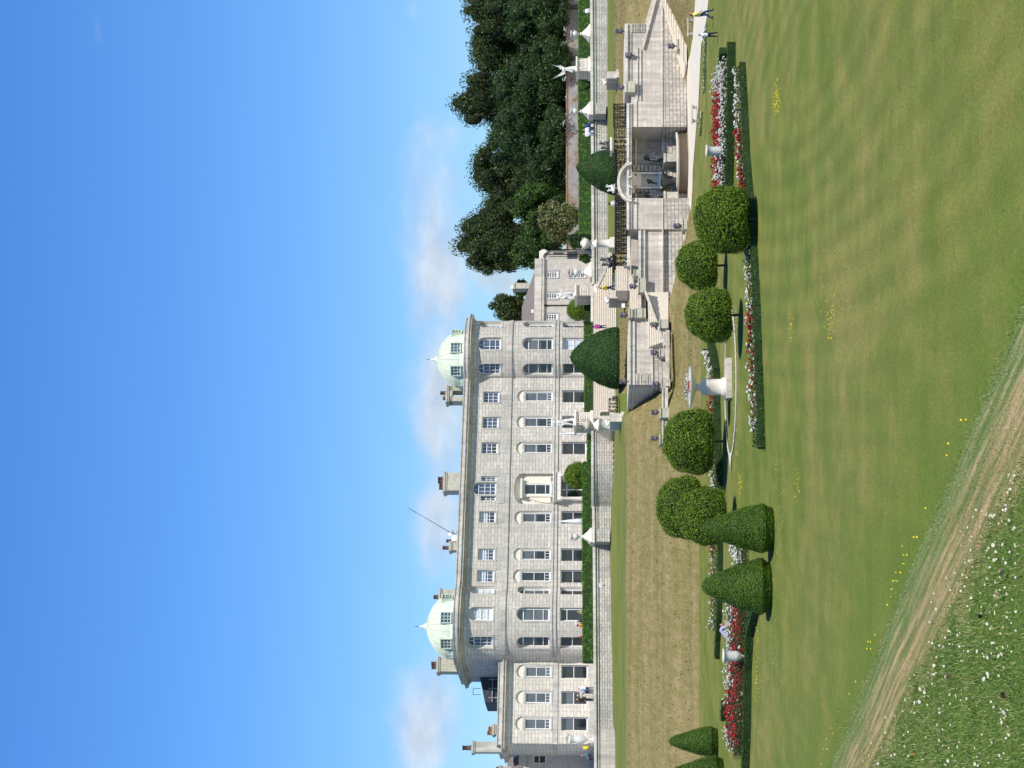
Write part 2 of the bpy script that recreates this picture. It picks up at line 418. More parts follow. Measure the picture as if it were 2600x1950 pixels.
def window(parent, path, o, kind, glass, cols=2, rows=(.5,), tym=None, dd=.35):
    """o opening; frame fills it at depth dd; kind: 'rect','arch','blank' (blind arch above a rectangular sash)"""
    t0, t1, z0, z1 = o['t0'], o['t1'], o['z0'], o['z1']
    fr = MB(); pa = MB(); w = .10
    zt = z1
    zs = z1 - o['arch'] if o.get('arch') else z1
    if kind == 'blank':
        zt = zs - .12
        ty = MB(); n = 12
        pts = [(lerp(t0, t1, i / n)) for i in range(n + 1)]
        for a, b in zip(pts, pts[1:]): ty.quad(path.w(a, zs - .06, .18), path.w(b, zs - .06, .18), path.w(b, arcz(o, b), .18), path.w(a, arcz(o, a), .18))
        ty.build('arch_panel', M['cream'], parent)
        st = MB()   # stone surround of the sash
        iw = .17
        fbox(st, path, t0, t0 + iw, z0, zs - .05, .10, .34); fbox(st, path, t1 - iw, t1, z0, zs - .05, .10, .34); fbox(st, path, t0 + iw, t1 - iw, zs - .28, zs - .05, .10, .34)
        st.build('architrave', M['trim'], parent)
        t0 += iw; t1 -= iw; zt = zs - .28
    # frame
    W = w
    if kind == 'arch': zt = zs
    fbox(fr, path, t0, t0 + W, z0, zt, dd - .16, dd - .02); fbox(fr, path, t1 - W, t1, z0, zt, dd - .16, dd - .02)
    fbox(fr, path, t0 + W, t1 - W, z0, z0 + .16, dd - .2, dd - .02)
    if kind != 'arch': fbox(fr, path, t0 + W, t1 - W, zt - W, zt, dd - .16, dd - .02)
    for k, r in enumerate(rows):
        zz = lerp(z0 + .16, zt, r); fbox(fr, path, t0 + W, t1 - W, zz - .035, zz + .035, dd - .12, dd - .03)
    for c in range(1, cols):
        tt = lerp(t0, t1, c / cols); z_hi = zt - W if kind != 'arch' else zt
        zlo = z0 + .16
        zhi2 = z_hi if not o.get('lowbars') else lerp(z0 + .16, zt, rows[0])
        fbox(fr, path, tt - .022, tt + .022, zlo, zhi2, dd - .09, dd - .04)
    if kind == 'arch':
        n = 10
        c = (t0 + t1) / 2; h = (t1 - t0) / 2
        fbox(fr, path, t0 + W, t1 - W, zs - .05, zs + .05, dd - .14, dd - .03)
        for i in range(n):
            a0, a1 = pi * i / n, pi * (i + 1) / n
            P = []
            for d in (dd - .14, dd - .03):
                for aa, rr in ((a0, 1), (a1, 1), (a1, 1 - W / h), (a0, 1 - W / h)):
                    P.append(path.w(c - h * rr * cos(aa), zs + o['arch'] * rr * sin(aa), d))
            fr.add(P, [(0, 1, 2, 3), (7, 6, 5, 4), (2, 6, 7, 3), (0, 4, 5, 1)])
        if cols > 1: fbox(fr, path, c - .022, c + .022, zs, zs + o['arch'] - W, dd - .09, dd - .04)
        m = 8
        for i in range(m):
            a, b = lerp(t0, t1, i / m), lerp(t0, t1, (i + 1) / m)
            pa.quad(path.w(a, zs, dd - .06), path.w(b, zs, dd - .06), path.w(b, arcz(o, b), dd - .06), path.w(a, arcz(o, a), dd - .06), 1)
    g = glass if isinstance(glass, tuple) else (glass, glass)
    zm = lerp(z0, zt, .5)
    pa.quad(path.w(t0, z0, dd - .055), path.w(t1, z0, dd - .055), path.w(t1, zm, dd - .055), path.w(t0, zm, dd - .055), 0)
    pa.quad(path.w(t0, zm, dd - .055), path.w(t1, zm, dd - .055), path.w(t1, zt, dd - .055), path.w(t0, zt, dd - .055), 1)
    f = fr.build('window', M['white'], parent)
    pa.build('pane', [M[g[0]], M[g[1]]], f)
    si = MB(); fbox(si, path, o['t0'] - .02, o['t1'] + .02, z0 - .16, z0 - .01, -.07, dd)
    si.build('sill', M['trim'], f)
    return f
mansion = thing('mansion', hw(sl, 0, GZ), 'pale grey granite country house with two green domed bows and rows of white sash windows', 'country house')
# plan outline of the main block
pts = []
aL0, aL1 = radians(-82), radians(53); aR0, aR1 = radians(-58), radians(80)
lend = (sl + RL * sin(aL0), cl_off + RL * cos(aL0))
pts += [(lend[0], lend[1] - 13), lend]
iL0 = 1
for i in range(1, 28): a = lerp(aL0, aL1, i / 27); pts.append((sl + RL * sin(a), cl_off + RL * cos(a)))
iL1 = len(pts) - 1
for i in range(0, 28): a = lerp(aR0, aR1, i / 27); pts.append((sr + RR * sin(a), cr_off + RR * cos(a)))
iR0 = iL1 + 1; iR1 = len(pts) - 1
pts.append((pts[-1][0], pts[-1][1] - 13))
MP = Path(pts)
def t_arc(left, phi):
    if left: return lerp(MP.t[iL0], MP.t[iL1], (phi - aL0) / (aL1 - aL0))
    return lerp(MP.t[iR0], MP.t[iR1], (phi - aR0) / (aR1 - aR0))
s_f0 = MP.p[iL1].x
def t_s(s): return MP.t[iL1] + (s - s_f0)
def t_y(y, x=1300): return t_s(hsz(x, y)[0])
ops = []; wins = []
def addw(tc, w, x0, x1, kind='rect', arch=0, glass='glass', **kw):
    o = dict(t0=tc - w / 2, t1=tc + w / 2, z0=HZ(x1), z1=HZ(x0), arch=arch); o.update({q: v for q, v in kw.items() if q in ('d', 'lowbars')})
    ops.append(o); wins.append((o, kind, glass, kw)); return o
# front windows
G2 = {1008: 'glass_blue', 1073: 'glass_blue', 1137.5: ('glass', 'glass_blue'), 1313: ('glass', 'blind'), 1407.7: ('glass_blue', 'blind'), 1463: ('glass_blue', 'blind')}
for y, g in G2.items():
    t = t_y(y)
    addw(t, 1.28, 1219, 1260.5, 'rect', 0, g, cols=3, rows=(.32, .64), d=.4)
for y, g in ((1006, 'glass_grey'), (1071, ('glass', 'glass_grey')), (1137, ('glass', 'glass_grey')), (1313.5, ('glass', 'glass_grey')), (1407.7, ('glass', 'glass_grey')), (1462.5, 'glass')):
    addw(t_y(y), 1.42, 1307.5, 1400.5, 'blank', .66, g, cols=3, rows=(.16, .55), d=.35, lowbars=1)
for y, g in ((1006, 'glass'), (1071, 'glass'), (1137, 'glass'), (1313, 'glass'), (1407.7, 'glass'), (1462.5, 'glass')):
    addw(t_y(y), 1.45, 1425.5, 1489, 'rect', 0, g, cols=1, rows=(.5,), d=.5)
# bows
al = radians(43)
for left in (True, False):
    for k_, ph in enumerate((-al, 0, al)):
        tc = t_arc(left, ph)
        g2 = ('glass_blue', 'glass_blue') if not (left and k_ == 1) else ('blind', 'blind')
        addw(tc, 1.45, 1201 if left else 1202, 1263, 'arch', .72, g2 if not (left and k_ == 2) else ('blind', 'blind'), cols=3, rows=(.25, .62), d=.5)
        addw(tc, 1.45, 1320, 1400.5, 'arch', .72, ('glass_grey' if left and k_ != 0 else 'glass', 'glass_grey'), cols=1, rows=(.2, .58), d=.5)
        addw(tc, 1.45, 1425.5, 1489, 'rect', 0, 'blind' if (not left and k_ == 1) else 'glass', cols=2 if (not left and k_ == 1) else 1, rows=(.5,) if not (left and k_ == 1) else (.72,), d=.5)
# centre bay: venetian window, aedicule, portico door
tv = t_y(1240.5)
addw(tv, 1.4, 1199, 1260, 'arch', .7, 'glass_blue', cols=3, rows=(.28, .62), d=.4)
addw(t_y(1216), .62, 1221, 1260, 'rect', 0, 'glass_blue', cols=2, rows=(.3, .62), d=.4)
addw(t_y(1264.5), .62, 1221, 1260, 'rect', 0, 'glass_blue', cols=2, rows=(.3, .62), d=.4)
niche = dict(t0=t_y(1240.5) - 1.75, t1=t_y(1240.5) + 1.75, z0=HZ(1405), z1=HZ(1305), arch=.75, d=.55); ops.append(niche)
door_o = dict(t0=t_y(1240) - 1.0, t1=t_y(1240) + 1.0, z0=GZ, z1=HZ(1426), arch=0, d=.6); ops.append(door_o)
wm = MB()
wall(wm, MP, 0, MP.t[-1], GZ - .6, Z_CORN0 + .1, ops)
wm.build('wall', [M['ashlar'], M['trim']], mansion)
for o, kind, g, kw in wins:
    window(mansion, MP, o, kind, g, kw.get('cols', 2), kw.get('rows', (.5,)), dd=o['d'])
# aprons and surrounds that stand proud of the ashlar
for o, kind, g, kw in wins:
    ap = MB()
    if kind == 'rect' and o['z0'] > Z_STR1:
        if o['t1'] - o['t0'] < 1: continue
        fbox(ap, MP, o['t0'], o['t1'], Z_STR1 + .02, o['z0'] - .18, -.035, .05)
        for a, b in ((o['t0'] - .16, o['t0']), (o['t1'], o['t1'] + .16)): fbox(ap, MP, a, b, o['z0'] - .2, o['z1'] + .16, -.05, .05)
        fbox(ap, MP, o['t0'], o['t1'], o['z1'], o['z1'] + .16, -.05, .05)
    if kind == 'arch':
        n = 12; c = (o['t0'] + o['t1']) / 2; h = (o['t1'] - o['t0']) / 2; zs = o['z1'] - o['arch']
        for q in (-1, 1):
            a, b = sorted((c + q * h, c + q * (h + .17))); fbox(ap, MP, a, b, o['z0'] - .1, zs, -.05, .05)
        for i in range(n):
            a0, a1 = pi * i / n, pi * (i + 1) / n; P = []
            for d in (-.05, .05):
                for aa, rr in ((a0, 1 + .17 / h), (a1, 1 + .17 / h), (a1, 1), (a0, 1)):
                    P.append(MP.w(c - h * rr * cos(aa), zs + o['arch'] * rr * sin(aa), d))
            ap.add(P, [(0, 1, 2, 3), (0, 4, 5, 1), (2, 6, 7, 3)])
        if o['z0'] > Z_STR1: fbox(ap, MP, o['t0'] - .17, o['t1'] + .17, Z_STR1 + .02, o['z0'] - .18, -.035, .05)
    if ap.f: ap.build('window_surround', M['trim'], mansion)
ap = MB(); fbox(ap, MP, t_y(1278), t_y(1204), Z_STR1 + .02, HZ(1262.5), -.075, .05)
ap.build('apron', M['trim'], mansion)
tr = MB()
band(tr, MP, Z_STR0, Z_STR1, .05); band(tr, MP, Z_STR0 - .0, Z_STR0 + .14, .11)
band(tr, MP, Z_BELT0, Z_BELT1, .045); band(tr, MP, Z_BELT0 - .02, Z_BELT0 + .1, .10); band(tr, MP, Z_BELT1 - .12, Z_BELT1 + .02, .12)
band(tr, MP, GZ - .6, GZ + .45, .08)
tr.build('string_course', M['trim'], mansion)
cn = MB()
for z0, z1, p in ((Z_CORN0 - .14, Z_CORN0 + .02, .12), (Z_CORN0 + .02, Z_CORN0 + .16, .32), (Z_CORN0 + .16, Z_CORN1 - .05, .72), (Z_CORN1 - .05, Z_CORN1 + .05, .84)):
    band(cn, MP, z0, z1, p)
cn.build('cornice', M['trim'], mansion)
pp = MB(); band(pp, MP, Z_CORN1, Z_PAR - .1, .30, -.3); band(pp, MP, Z_PAR - .1, Z_PAR, .38, -.34)
pp.build('parapet', M['trim'], mansion)
rf = MB()
ro = MP.off(-.25); rf.prism([hw(q.x, q.y, Z_CORN1 + .1) for q in ro], (0, 0, .2))
rf.build('roof', M['lead'], mansion)
# centre bay details
nb = MB(); o = niche
n = 16
for i in range(n):
    a, b = lerp(o['t0'], o['t1'], i / n), lerp(o['t0'], o['t1'], (i + 1) / n)
    nb.quad(MP.w(a, o['z0'], .54), MP.w(b, o['z0'], .54), MP.w(b, arcz(o, b), .54), MP.w(a, arcz(o, a), .54))
nb.build('niche', M['cream'], mansion)
oc = dict(t0=tv - .62, t1=tv + .62, z0=HZ(1399), z1=HZ(1330), arch=0)
ae = MB()
for q in (-1, 1):
    a, b = sorted((tv + q * .62, tv + q * .86)); fbox(ae, MP, a, b, oc['z0'] - .2, oc['z1'] + .2, .2, .52)
    for kk in range(6):
        w_ = .55 * (1 - (kk / 6) ** 2) + .12; a, b = sorted((tv + q * .86, tv + q * (.86 + w_)))
        fbox(ae, MP, a, b, lerp(HZ(1398), HZ(1345), kk / 6), lerp(HZ(1398), HZ(1345), (kk + 1) / 6), .36, .52)
fbox(ae, MP, tv - 1.15, tv + 1.15, HZ(1326), HZ(1321), -.15, .52); fbox(ae, MP, tv - 1.0, tv + 1.0, HZ(1330), HZ(1326), .05, .52)
ae.build('aedicule', M['cream'], mansion)
window(mansion, MP, oc, 'rect', 'glass', 1, (.16, .55), dd=.45)
po = MB()
tp = t_y(1240)
fbox(po, MP, tp - 1.75, tp + 1.75, HZ(1411), HZ(1407), -1.1, .1); fbox(po, MP, tp - 1.6, tp + 1.6, HZ(1424), HZ(1411), -.95, .1)
fbox(po, MP, tp - 1.8, tp + 1.8, HZ(1407), HZ(1405.5), -1.2, .1)
po.build('portico', M['stonepale'], mansion)
for q in (-1.35, 1.35):
    c = MP.w(tp + q, 0, -.7); cm = MB(); zt = HZ(1424) + .0
    cm.lathe((c.x, c.y, 0), [(.26, GZ), (.26, GZ + .2), (.2, GZ + .3), (.17, zt - .3), (.25, zt - .15), (.27, zt - .01)], 12)
    cm.build('column', M['stonepale'], mansion)
do = MB(); fbox(do, MP, tp - 1, tp + 1, GZ, HZ(1426), .5, .58, 0)
dr = do.build('door', M['glass'], mansion)
df = MB()
for a in (-1, -.06, .9): fbox(df, MP, tp + a, tp + a + .1, GZ, HZ(1426), .42, .5)
fbox(df, MP, tp - .9, tp + .9, HZ(1440), HZ(1438), .42, .5)
df.build('frame', M['white'], dr)
# domes
DPROF = [(1.0, -.12), (1.0, .0), (.985, .12), (.95, .27), (.885, .43), (.78, .6), (.64, .745), (.48, .865), (.32, .95), (.19, 1.0), (.12, 1.05), (.075, 1.12), (.035, 1.22), (.012, 1.33)]
def dome(y, off, R, base_x, top_x):
    s, _ = hsz(base_x, y, off); zb = pl(base_x, y, P0, off).z; zt = pl(top_x, y, P0, off).z; H = (zt - zb) / 1.30
    c = hw(s, off, 0)
    m = MB(); m.lathe(c, [(r * R, zb + max(0, h) * H - (.5 if h < 0 else 0)) for r, h in DPROF], 48)
    for i in range(28):
        a = 2 * pi * i / 28
        pts_ = [(c + Vector((cos(a) * (r * R + .015), sin(a) * (r * R + .015), zb + h * H))) for r, h in DPROF[1:10]]
        m.tube(pts_, .035, 4)
    d = m.build('dome', M['copper'], mansion)
    ba = MB(); ba.lathe(c, [(R + .03, zb - .9), (R + .03, zb + .02), (R - .1, zb + .04)], 48); ba.build('drum', M['copper'], d)
    fi = MB(); fi.tube([c + Vector((0, 0, zb + 1.28 * H)), c + Vector((0, 0, zb + 1.28 * H + .6))], .03, 5); fi.build('finial', M['iron'], d)
    for ph in (-43, 3, 49):
        a = radians(ph); dn = (E * sin(a) + N * cos(a)); dt = (E * cos(a) - N * sin(a))
        zlo, zhi = zb - .1, zb + .40 * H
        q = c + dn * (R * 1.03)
        fr = MB(); pn = MB()
        w_ = .55
        for lo, hi, zz0, zz1 in ((-w_ - .1, -w_, zlo, zhi), (w_, w_ + .1, zlo, zhi), (-w_, w_, zhi - .1, zhi), (-w_, w_, zlo, zlo + .08)):
            fr.box(q + dt * ((lo + hi) / 2) + Vector((0, 0, (zz0 + zz1) / 2)) - dn * .35, ((hi - lo) / 2, .36, (zz1 - zz0) / 2), 0, (dt, dn, Vector((0, 0, 1))))
        for kx in (-.18, .18): fr.box(q + dt * kx + Vector((0, 0, (zlo + zhi) / 2)) - dn * .08, (.03, .03, (zhi - zlo) / 2), 0, (dt, dn, Vector((0, 0, 1))))
        for kz in (.33, .66): fr.box(q + Vector((0, 0, lerp(zlo, zhi, kz))) - dn * .08, (w_, .03, .03), 0, (dt, dn, Vector((0, 0, 1))))
        pn.box(q + Vector((0, 0, (zlo + zhi) / 2)) - dn * .14, (w_, .02, (zhi - zlo) / 2), 0, (dt, dn, Vector((0, 0, 1))))
        w = fr.build('dormer_window', M['copper'], d); pn.build('pane', M['glass_blue'], w)
dome(1591, -5.4, 3.62, 1150, 1066); dome(913, -5.4, 3.4, 1173, 1094)
# chimneys: (y0,y1,x_top,x_bot,off,pots)
def chimney(y0, y1, xt, xb, off, pots, mat='greystone', D=1.0, potmat='terracotta', flare=True, arch=False):
    m = MB(); c0 = pl(xb, y1, P0, off); c1 = pl(xb, y0, P0, off); zt = pl(xt, (y0 + y1) / 2, P0, off).z; zb = min(c0.z, c1.z) - .8
    cc = (c0 + c1) / 2; hw_ = (c1 - c0).dot(E) / 2
    ax = (E, N, Vector((0, 0, 1)))
    if arch:
        for q in (-1, 1): m.box(Vector((cc.x, cc.y, (zt + zb) / 2)) + E * q * hw_ * .7, (hw_ * .3, D, (zt - zb) / 2 - .1), 0, ax)
        m.box(Vector((cc.x, cc.y, zt - .45)), (hw_, D, .35), 0, ax)
    else: m.box(Vector((cc.x, cc.y, (zt + zb) / 2)), (hw_, D, (zt - zb) / 2 - .02), 0, ax)
    m.box(Vector((cc.x, cc.y, zt - .1)), (hw_ + .14, D + .14, .11), 0, ax)
    m.box(Vector((cc.x, cc.y, zt - .3)), (hw_ + .07, D + .07, .09), 0, ax)
    ch = m.build('chimney', M[mat], mansion)
    for (yy, xtop, r) in pots:
        p = pl(xt, yy, P0, off); z1 = pl(xtop, yy, P0, off).z
        q = MB(); q.lathe((p.x, p.y, 0), [(r * 1.15, zt), (r * 1.15, zt + .1), (r, zt + .14), (r * .85, z1 - .12), (r * 1.05, z1 - .1), (r * 1.0, z1), (r * .7, z1)], 10)
        q.build('chimney_pot', M[potmat], ch)
chimney(986, 1024, 1133, 1172, -8, [(998, 1118, .24), (1011, 1125, .24)], D=.8, arch=True)
chimney(1206, 1251, 1127, 1166, -6, [(1215, 1112, .22), (1223, 1112, .22), (1231, 1115, .22), (1239, 1115, .22)], D=.9)
chimney(1381, 1400, 1141, 1162, -8, [(1391, 1124, .24)], D=.6)
chimney(1371, 1380, 1147, 1162, -9, [(1373.5, 1133, .2)], D=.5)
chimney(1500, 1528, 1115, 1160, -13, [(1516, 1101, .26)], D=.8)
chimney(1673, 1709, 1110, 1175, -9, [(1685, 1095, .24), (1694, 1096, .24)], D=.9)
# satellite dishes and flagpole on the roof
for (x, y, r) in ((1142, 1353, .3), (1152, 1350, .26), (1153, 1366, .36), (1157, 1358, .22)):
    p = pl(x, y, P0, -6); dm = MB(); dirn = (N * .8 + E * random.uniform(-.8, .2) + Vector((0, 0, .3))).normalized()
    a = dirn.cross(Vector((0, 0, 1))).normalized(); b = dirn.cross(a); vs = [p - dirn * .06]
    for rr, dd in ((.6, -.02), (1, .06)):
        for i in range(12): vs.append(p + (a * cos(i * pi / 6) + b * sin(i * pi / 6)) * r * rr + dirn * dd)
    fs = [(0, 1 + i, 1 + (i + 1) % 12) for i in range(12)] + [(1 + i, 13 + i, 13 + (i + 1) % 12, 1 + (i + 1) % 12) for i in range(12)]
    dm.add(vs, fs, 0, None, True); dm.tube([p, Vector((p.x, p.y, Z_CORN1))], .04, 5); dm.build('satellite_dish', M['white'], mansion)
fp = MB(); a = pl(1150, 1356, P0, -5); b = pl(1034, 1288, P0, -5); fp.tube([a, b], [.04, .02], 6); fpo = fp.build('flagpole', M['iron'], mansion)
fl = MB(); u = (b - a).normalized(); fl.poly([b, b - u * .9 + N * .1, b - u * .85 + Vector((-.25, 0, -.35)), b - u * .4 + Vector((-.2, 0, -.25))]); fl.build('flag', M['iron'], fpo)
# ---- left wing
WOFF = -2.4
s_w1 = hsz(1400, 1667, WOFF)[0]; s_w0 = hsz(1400, 1888, WOFF)[0]
WP = Path([(s_w0, WOFF - 10), (s_w0, WOFF), (s_w1 + 1.0, WOFF)])
def WZ(x): return -.3 + (pl(x, 1771, P0, WOFF).z + .3) / hk(hsz(1400, 1771, WOFF)[0])
wops = []; ww = []
for y in (1705, 1771, 1837.5):
    tc = WP.t[1] + hsz(1400, y, WOFF)[0] - s_w0
    o = dict(t0=tc - .74, t1=tc + .74, z0=WZ(1399), z1=WZ(1309), arch=.74, d=.35, lowbars=1); wops.append(o); ww.append((o, 'blank', 'glass_grey', 3, (.16, .55)))
    o = dict(t0=tc - .72, t1=tc + .72, z0=WZ(1493), z1=WZ(1424), arch=0, d=.5); wops.append(o); ww.append((o, 'rect', ('glass', 'glass_grey') if y != 1705 else 'glass', 1, (.5,)))
wl = MB(); wall(wl, WP, 0, WP.t[-1], GZ - .6, WZ(1288), wops)
wg = wl.build('wing_wall', [M['ashlar_warm'], M['trim']], mansion)
for o, kd, g, c_, r_ in ww: window(mansion, WP, o, kd, g, c_, r_, dd=o['d'])
wt = MB()
band(wt, WP, WZ(1415.5), WZ(1404), .045); band(wt, WP, WZ(1416), WZ(1413.5), .09); band(wt, WP, GZ - .6, GZ + .45, .08)
wt.build('wing_string_course', M['trim'], mansion)
wc = MB()
for x0, x1, p in ((1289, 1287, .1), (1287, 1284, .28), (1284, 1278, .62), (1278, 1276, .74)): band(wc, WP, WZ(x0), WZ(x1), p)
wc.build('wing_cornice', M['trim'], mansion)
wq = MB(); band(wq, WP, WZ(1276), WZ(1266), .2, -.25); band(wq, WP, WZ(1266), WZ(1263.5), .28, -.3); wq.build('wing_parapet', M['trim'], mansion)
wr = MB(); wr.prism([hw(a_, b_, WZ(1276)) for a_, b_ in ((s_w0 + .2, WOFF - .2), (s_w1 + 4, WOFF - .2), (s_w1 + 4, WOFF - 10), (s_w0 + .2, WOFF - 10))], (0, 0, .15)); wr.build('wing_roof', M['lead'], mansion)
# dark attic block behind the wing
ab = MB()
a_, b_ = pl(1262, 1783, P0, -12), pl(1262, 1690, P0, -12)
zt1, zt2 = pl(1231, 1783, P0, -12).z, pl(1212, 1715, P0, -12).z
ab.prism([Vector((a_.x, a_.y, a_.z - 1)), Vector((b_.x, b_.y, b_.z - 1)), Vector((b_.x, b_.y, zt2)), Vector((a_.x, a_.y, zt1))], B * 6)
for i in range(3):
    q0 = a_.lerp(b_, .12 + i * .25); ab.box(Vector((q0.x, q0.y, a_.z + .1)) + N * .06, (.06, .08, .9), 1, (E, N, Vector((0, 0, 1))))
ab.box(Vector(((a_.x + b_.x) / 2, (a_.y + b_.y) / 2, a_.z + .55)) + N * .1, ((b_ - a_).dot(E) / 2, .1, .06), 1, (E, N, Vector((0, 0, 1))))
at_o = ab.build('attic', [M['darkslate'], M['lead']], mansion)
ra = MB(); p1, p2 = pl(1220, 1764, P0, -12), pl(1220, 1748, P0, -12)
for zt_ in (pl(1201, 1764, P0, -12).z,):
    for p in (p1, p2): ra.tube([p, Vector((p.x, p.y, zt_))], .03, 4)
    ra.tube([Vector((p1.x, p1.y, zt_)), Vector((p2.x, p2.y, zt_))], .03, 4)
ra.build('roof_railing', M['iron'], at_o)
# chimneys of the wing
chimney(1886, 1912, 1198, 1272, WOFF - 2, [(1899, 1174, .27)], mat='trim', D=.7)
chimney(1843, 1866, 1251, 1264, WOFF - 7, [(1850, 1240, .26), (1861, 1237, .26)], mat='greystone', D=.7, potmat='terracotta_or')
# ---- far left lower building, set back
LOFF = -11
s1 = s_w0; s0 = hsz(1400, 2040, LOFF)[0]
LP = Path([(s0, LOFF), (s1 + .5, LOFF)])
def LZ(x): return -.3 + (pl(x, 1930, P0, LOFF).z + .3) / hk(hsz(1400, 1930, LOFF)[0])
tc = hsz(1400, 1928, LOFF)[0] - s0
lo = dict(t0=tc - .48, t1=tc + .48, z0=LZ(1388), z1=LZ(1354), arch=0, d=.25)
lw = MB(); wall(lw, LP, 0, LP.t[-1], GZ - .6, LZ(1322), [lo]); lw.build('side_wall', [M['stucco'], M['trim']], mansion)
window(mansion, LP, lo, 'rect', 'glass', 1, (.5,), dd=.25)
lc = MB(); band(lc, LP, LZ(1345), LZ(1341), .12); band(lc, LP, LZ(1322), LZ(1318), .2); lc.build('side_cornice', M['trim'], mansion)
lr = MB()
A1, A2 = hw(s0, LOFF + .3, LZ(1318)), hw(s1 + .5, LOFF + .3, LZ(1318)); B1, B2 = hw(s0, LOFF - 5, LZ(1272)), hw(s1 + .5, LOFF - 5, LZ(1285))
lr.quad(A1, A2, B2, B1); lr.build('side_roof', M['slate'], mansion)
chimney(1948, 1975, 1268, 1290, LOFF - 4, [(1952, 1260, .25)], D=.6)
# ---------------------------------------------------------------- ground
def sheet(name, pts, z, mat):
    m = MB(); m.poly([Vector((p[0], p[1], z)) for p in pts]); return m.build(name, mat, None, 'structure')
g = MB(); S = 2500
g.quad(Vector((-S, -200, LAWN)), Vector((S, -200, LAWN)), Vector((S, S, LAWN)), Vector((-S, S, LAWN)))
g.build('lawn', M['lawn'], None, 'structure')
# rising ground: columns across the photo, rows from the foot of the bank to the terrace wall
TW0 = 197.0                                             # terrace wall plane
def onbank(x, y, Y): return at(x, y, Y)
V_bot = [(-60, 1763), (0, 1763), (91, 1757), (122, 1748), (245, 1745), (518, 1755), (567, 1764), (613, 1776), (700, 1779), (1000, 1781), (1150, 1779), (1350, 1776), (2060, 1776)]
V_base = [(-60, 1680), (0, 1695), (91, 1736), (122, 1741), (245, 1741), (450, 1750), (518, 1753), (567, 1746), (613, 1738), (651, 1719), (708, 1714), (775, 1697), (960, 1703), (1010, 1700), (1200, 1690), (2060, 1690)]
V_up = [(-60, 1592), (0, 1592), (570, 1596), (975, 1598), (1050, 1597), (1060, 1585), (1150, 1590), (2060, 1592)]
V_md = [(-60, 1560), (250, 1562), (600, 1562), (800, 1572), (1010, 1571), (1080, 1570), (1150, 1583), (2060, 1584)]
V_wb = [(-60, 1541), (245, 1541), (600, 1543), (1060, 1560), (1150, 1556), (1290, 1551), (1400, 1549), (1560, 1551), (1845, 1557), (1850, 1561), (2060, 1562)]
ys = sorted(set([-400, -60] + list(range(-40, 2061, 20)) + [2400]))
rows = []
for y in ys:
    yc = max(-60, min(2060, y))
    b = gz(interp(V_bot, yc), y, LAWN - .02)
    pbase = pl(interp(V_base, yc), y, 157.6 - 3.3 * max(0, min(1, (135 - yc) / 40)))
    if yc < 990:
        base = pbase
        if base.z < LAWN: base.z = LAWN - .02
        if base.y < b.y: base = b + Vector((0, .3, .02))
    else:
        k_ = min(1, (yc - 990) / 60); base = pbase.lerp(at(interp(V_base, yc), y, 154), k_)
    Yup = lerp(166.5, 163.3, min(1, max(0, (yc - 990) / 120)))
    up = pl(interp(V_up, yc), y, 168.0) if yc < 980 else at(interp(V_up, yc), y, Yup)
    md = pl(interp(V_md, yc), y, 180) if yc < 980 else at(interp(V_md, yc), y, 170)
    wb = pl(interp(V_wb, yc), y, TW0)
    base2 = pl(1690, y, 161.2) if yc < 990 else base.lerp(up, .3)
    if yc < 990: base2.z = base.z
    rows.append([b, base, base2, up, md, wb, wb + B * 4])
bank = MB(); vs = []; fs = []; ms = []
NR = []
sub = (3, 2, 5, 3, 3, 1)
for r in rows:
    col_ = [r[0]]
    for i, n_ in enumerate(sub):
        for k_ in range(1, n_ + 1):
            q = r[i].lerp(r[i + 1], k_ / n_)
            if i in (0, 2): q = q + Vector((0, 0, .10 * (noise.noise(q * .35))))
            col_.append(q)
    NR.append(col_)
nr = len(NR[0]); bank_v = [q for c_ in NR for q in c_]
segof = [i for i, n_ in enumerate(sub) for _ in range(n_)]
for i in range(len(NR) - 1):
    for j in range(nr - 1):
        f_ = (i * nr + j, i * nr + j + 1, (i + 1) * nr + j + 1, (i + 1) * nr + j)
        right = ys[i] < 990
        seg = segof[j]
        mat = 0 if (seg <= 2 or (seg == 3 and right)) else 1
        fs.append((f_, mat))
b1 = len(bank.v); bank.v = bank_v
for f_, mt in fs: bank.f.append(f_); bank.m.append(mt); bank.uv.append(None); bank.sm.append(True)
bank.build('grass_bank', [M['dry'], M['verge']], None, 'structure')
# tufts of dry uncut grass on the bank
M['tuft'] = leafmat('dry_grass_tuft', (.22, .21, .065), (.32, .27, .11), (.42, .34, .17), .6, .5, .8)
tf = MB(); rt = random.Random(12)
for i in range(len(NR) - 1):
    if ys[i] < -70 or ys[i] > 2080: continue
    for j in range(nr - 1):
        right = ys[i] < 990; sg = segof[j]
        if not (sg <= 2 or (sg == 3 and right)): continue
        if right and sg in (1, 2) and 90 < ys[i]: continue
        a, b, c, d = NR[i][j], NR[i][j + 1], NR[i + 1][j + 1], NR[i + 1][j]
        if i > 0 and ys[i] <= -40: continue
        area = ((b - a).cross(d - a)).length
        for _ in range(int(area * (2 if sg <= 1 or not right else 2)) if area < 60 else 0):
            u_, v_ = rt.random(), rt.random(); p = a.lerp(b, u_).lerp(d.lerp(c, u_), v_)
            if j == 0 and u_ < .5: continue
            h = rt.uniform(.05, .14) * (1 + noise.noise(p * .8)); an = rt.uniform(0, 2 * pi); t_ = Vector((cos(an), sin(an), 0)); le = Vector((rt.uniform(-.16, .16), rt.uniform(-.16, .05), 0))
            tf.add([p - t_ * .035, p + t_ * .035, p + t_ * .05 + le + Vector((0, 0, h)), p - t_ * .05 + le + Vector((0, 0, h * .8))], [(0, 1, 2, 3)])
tag(tf.build('dry_grass', M['tuft'], None, 'stuff'), 'dry uncut straw coloured grass on the steep bank', 'grass')
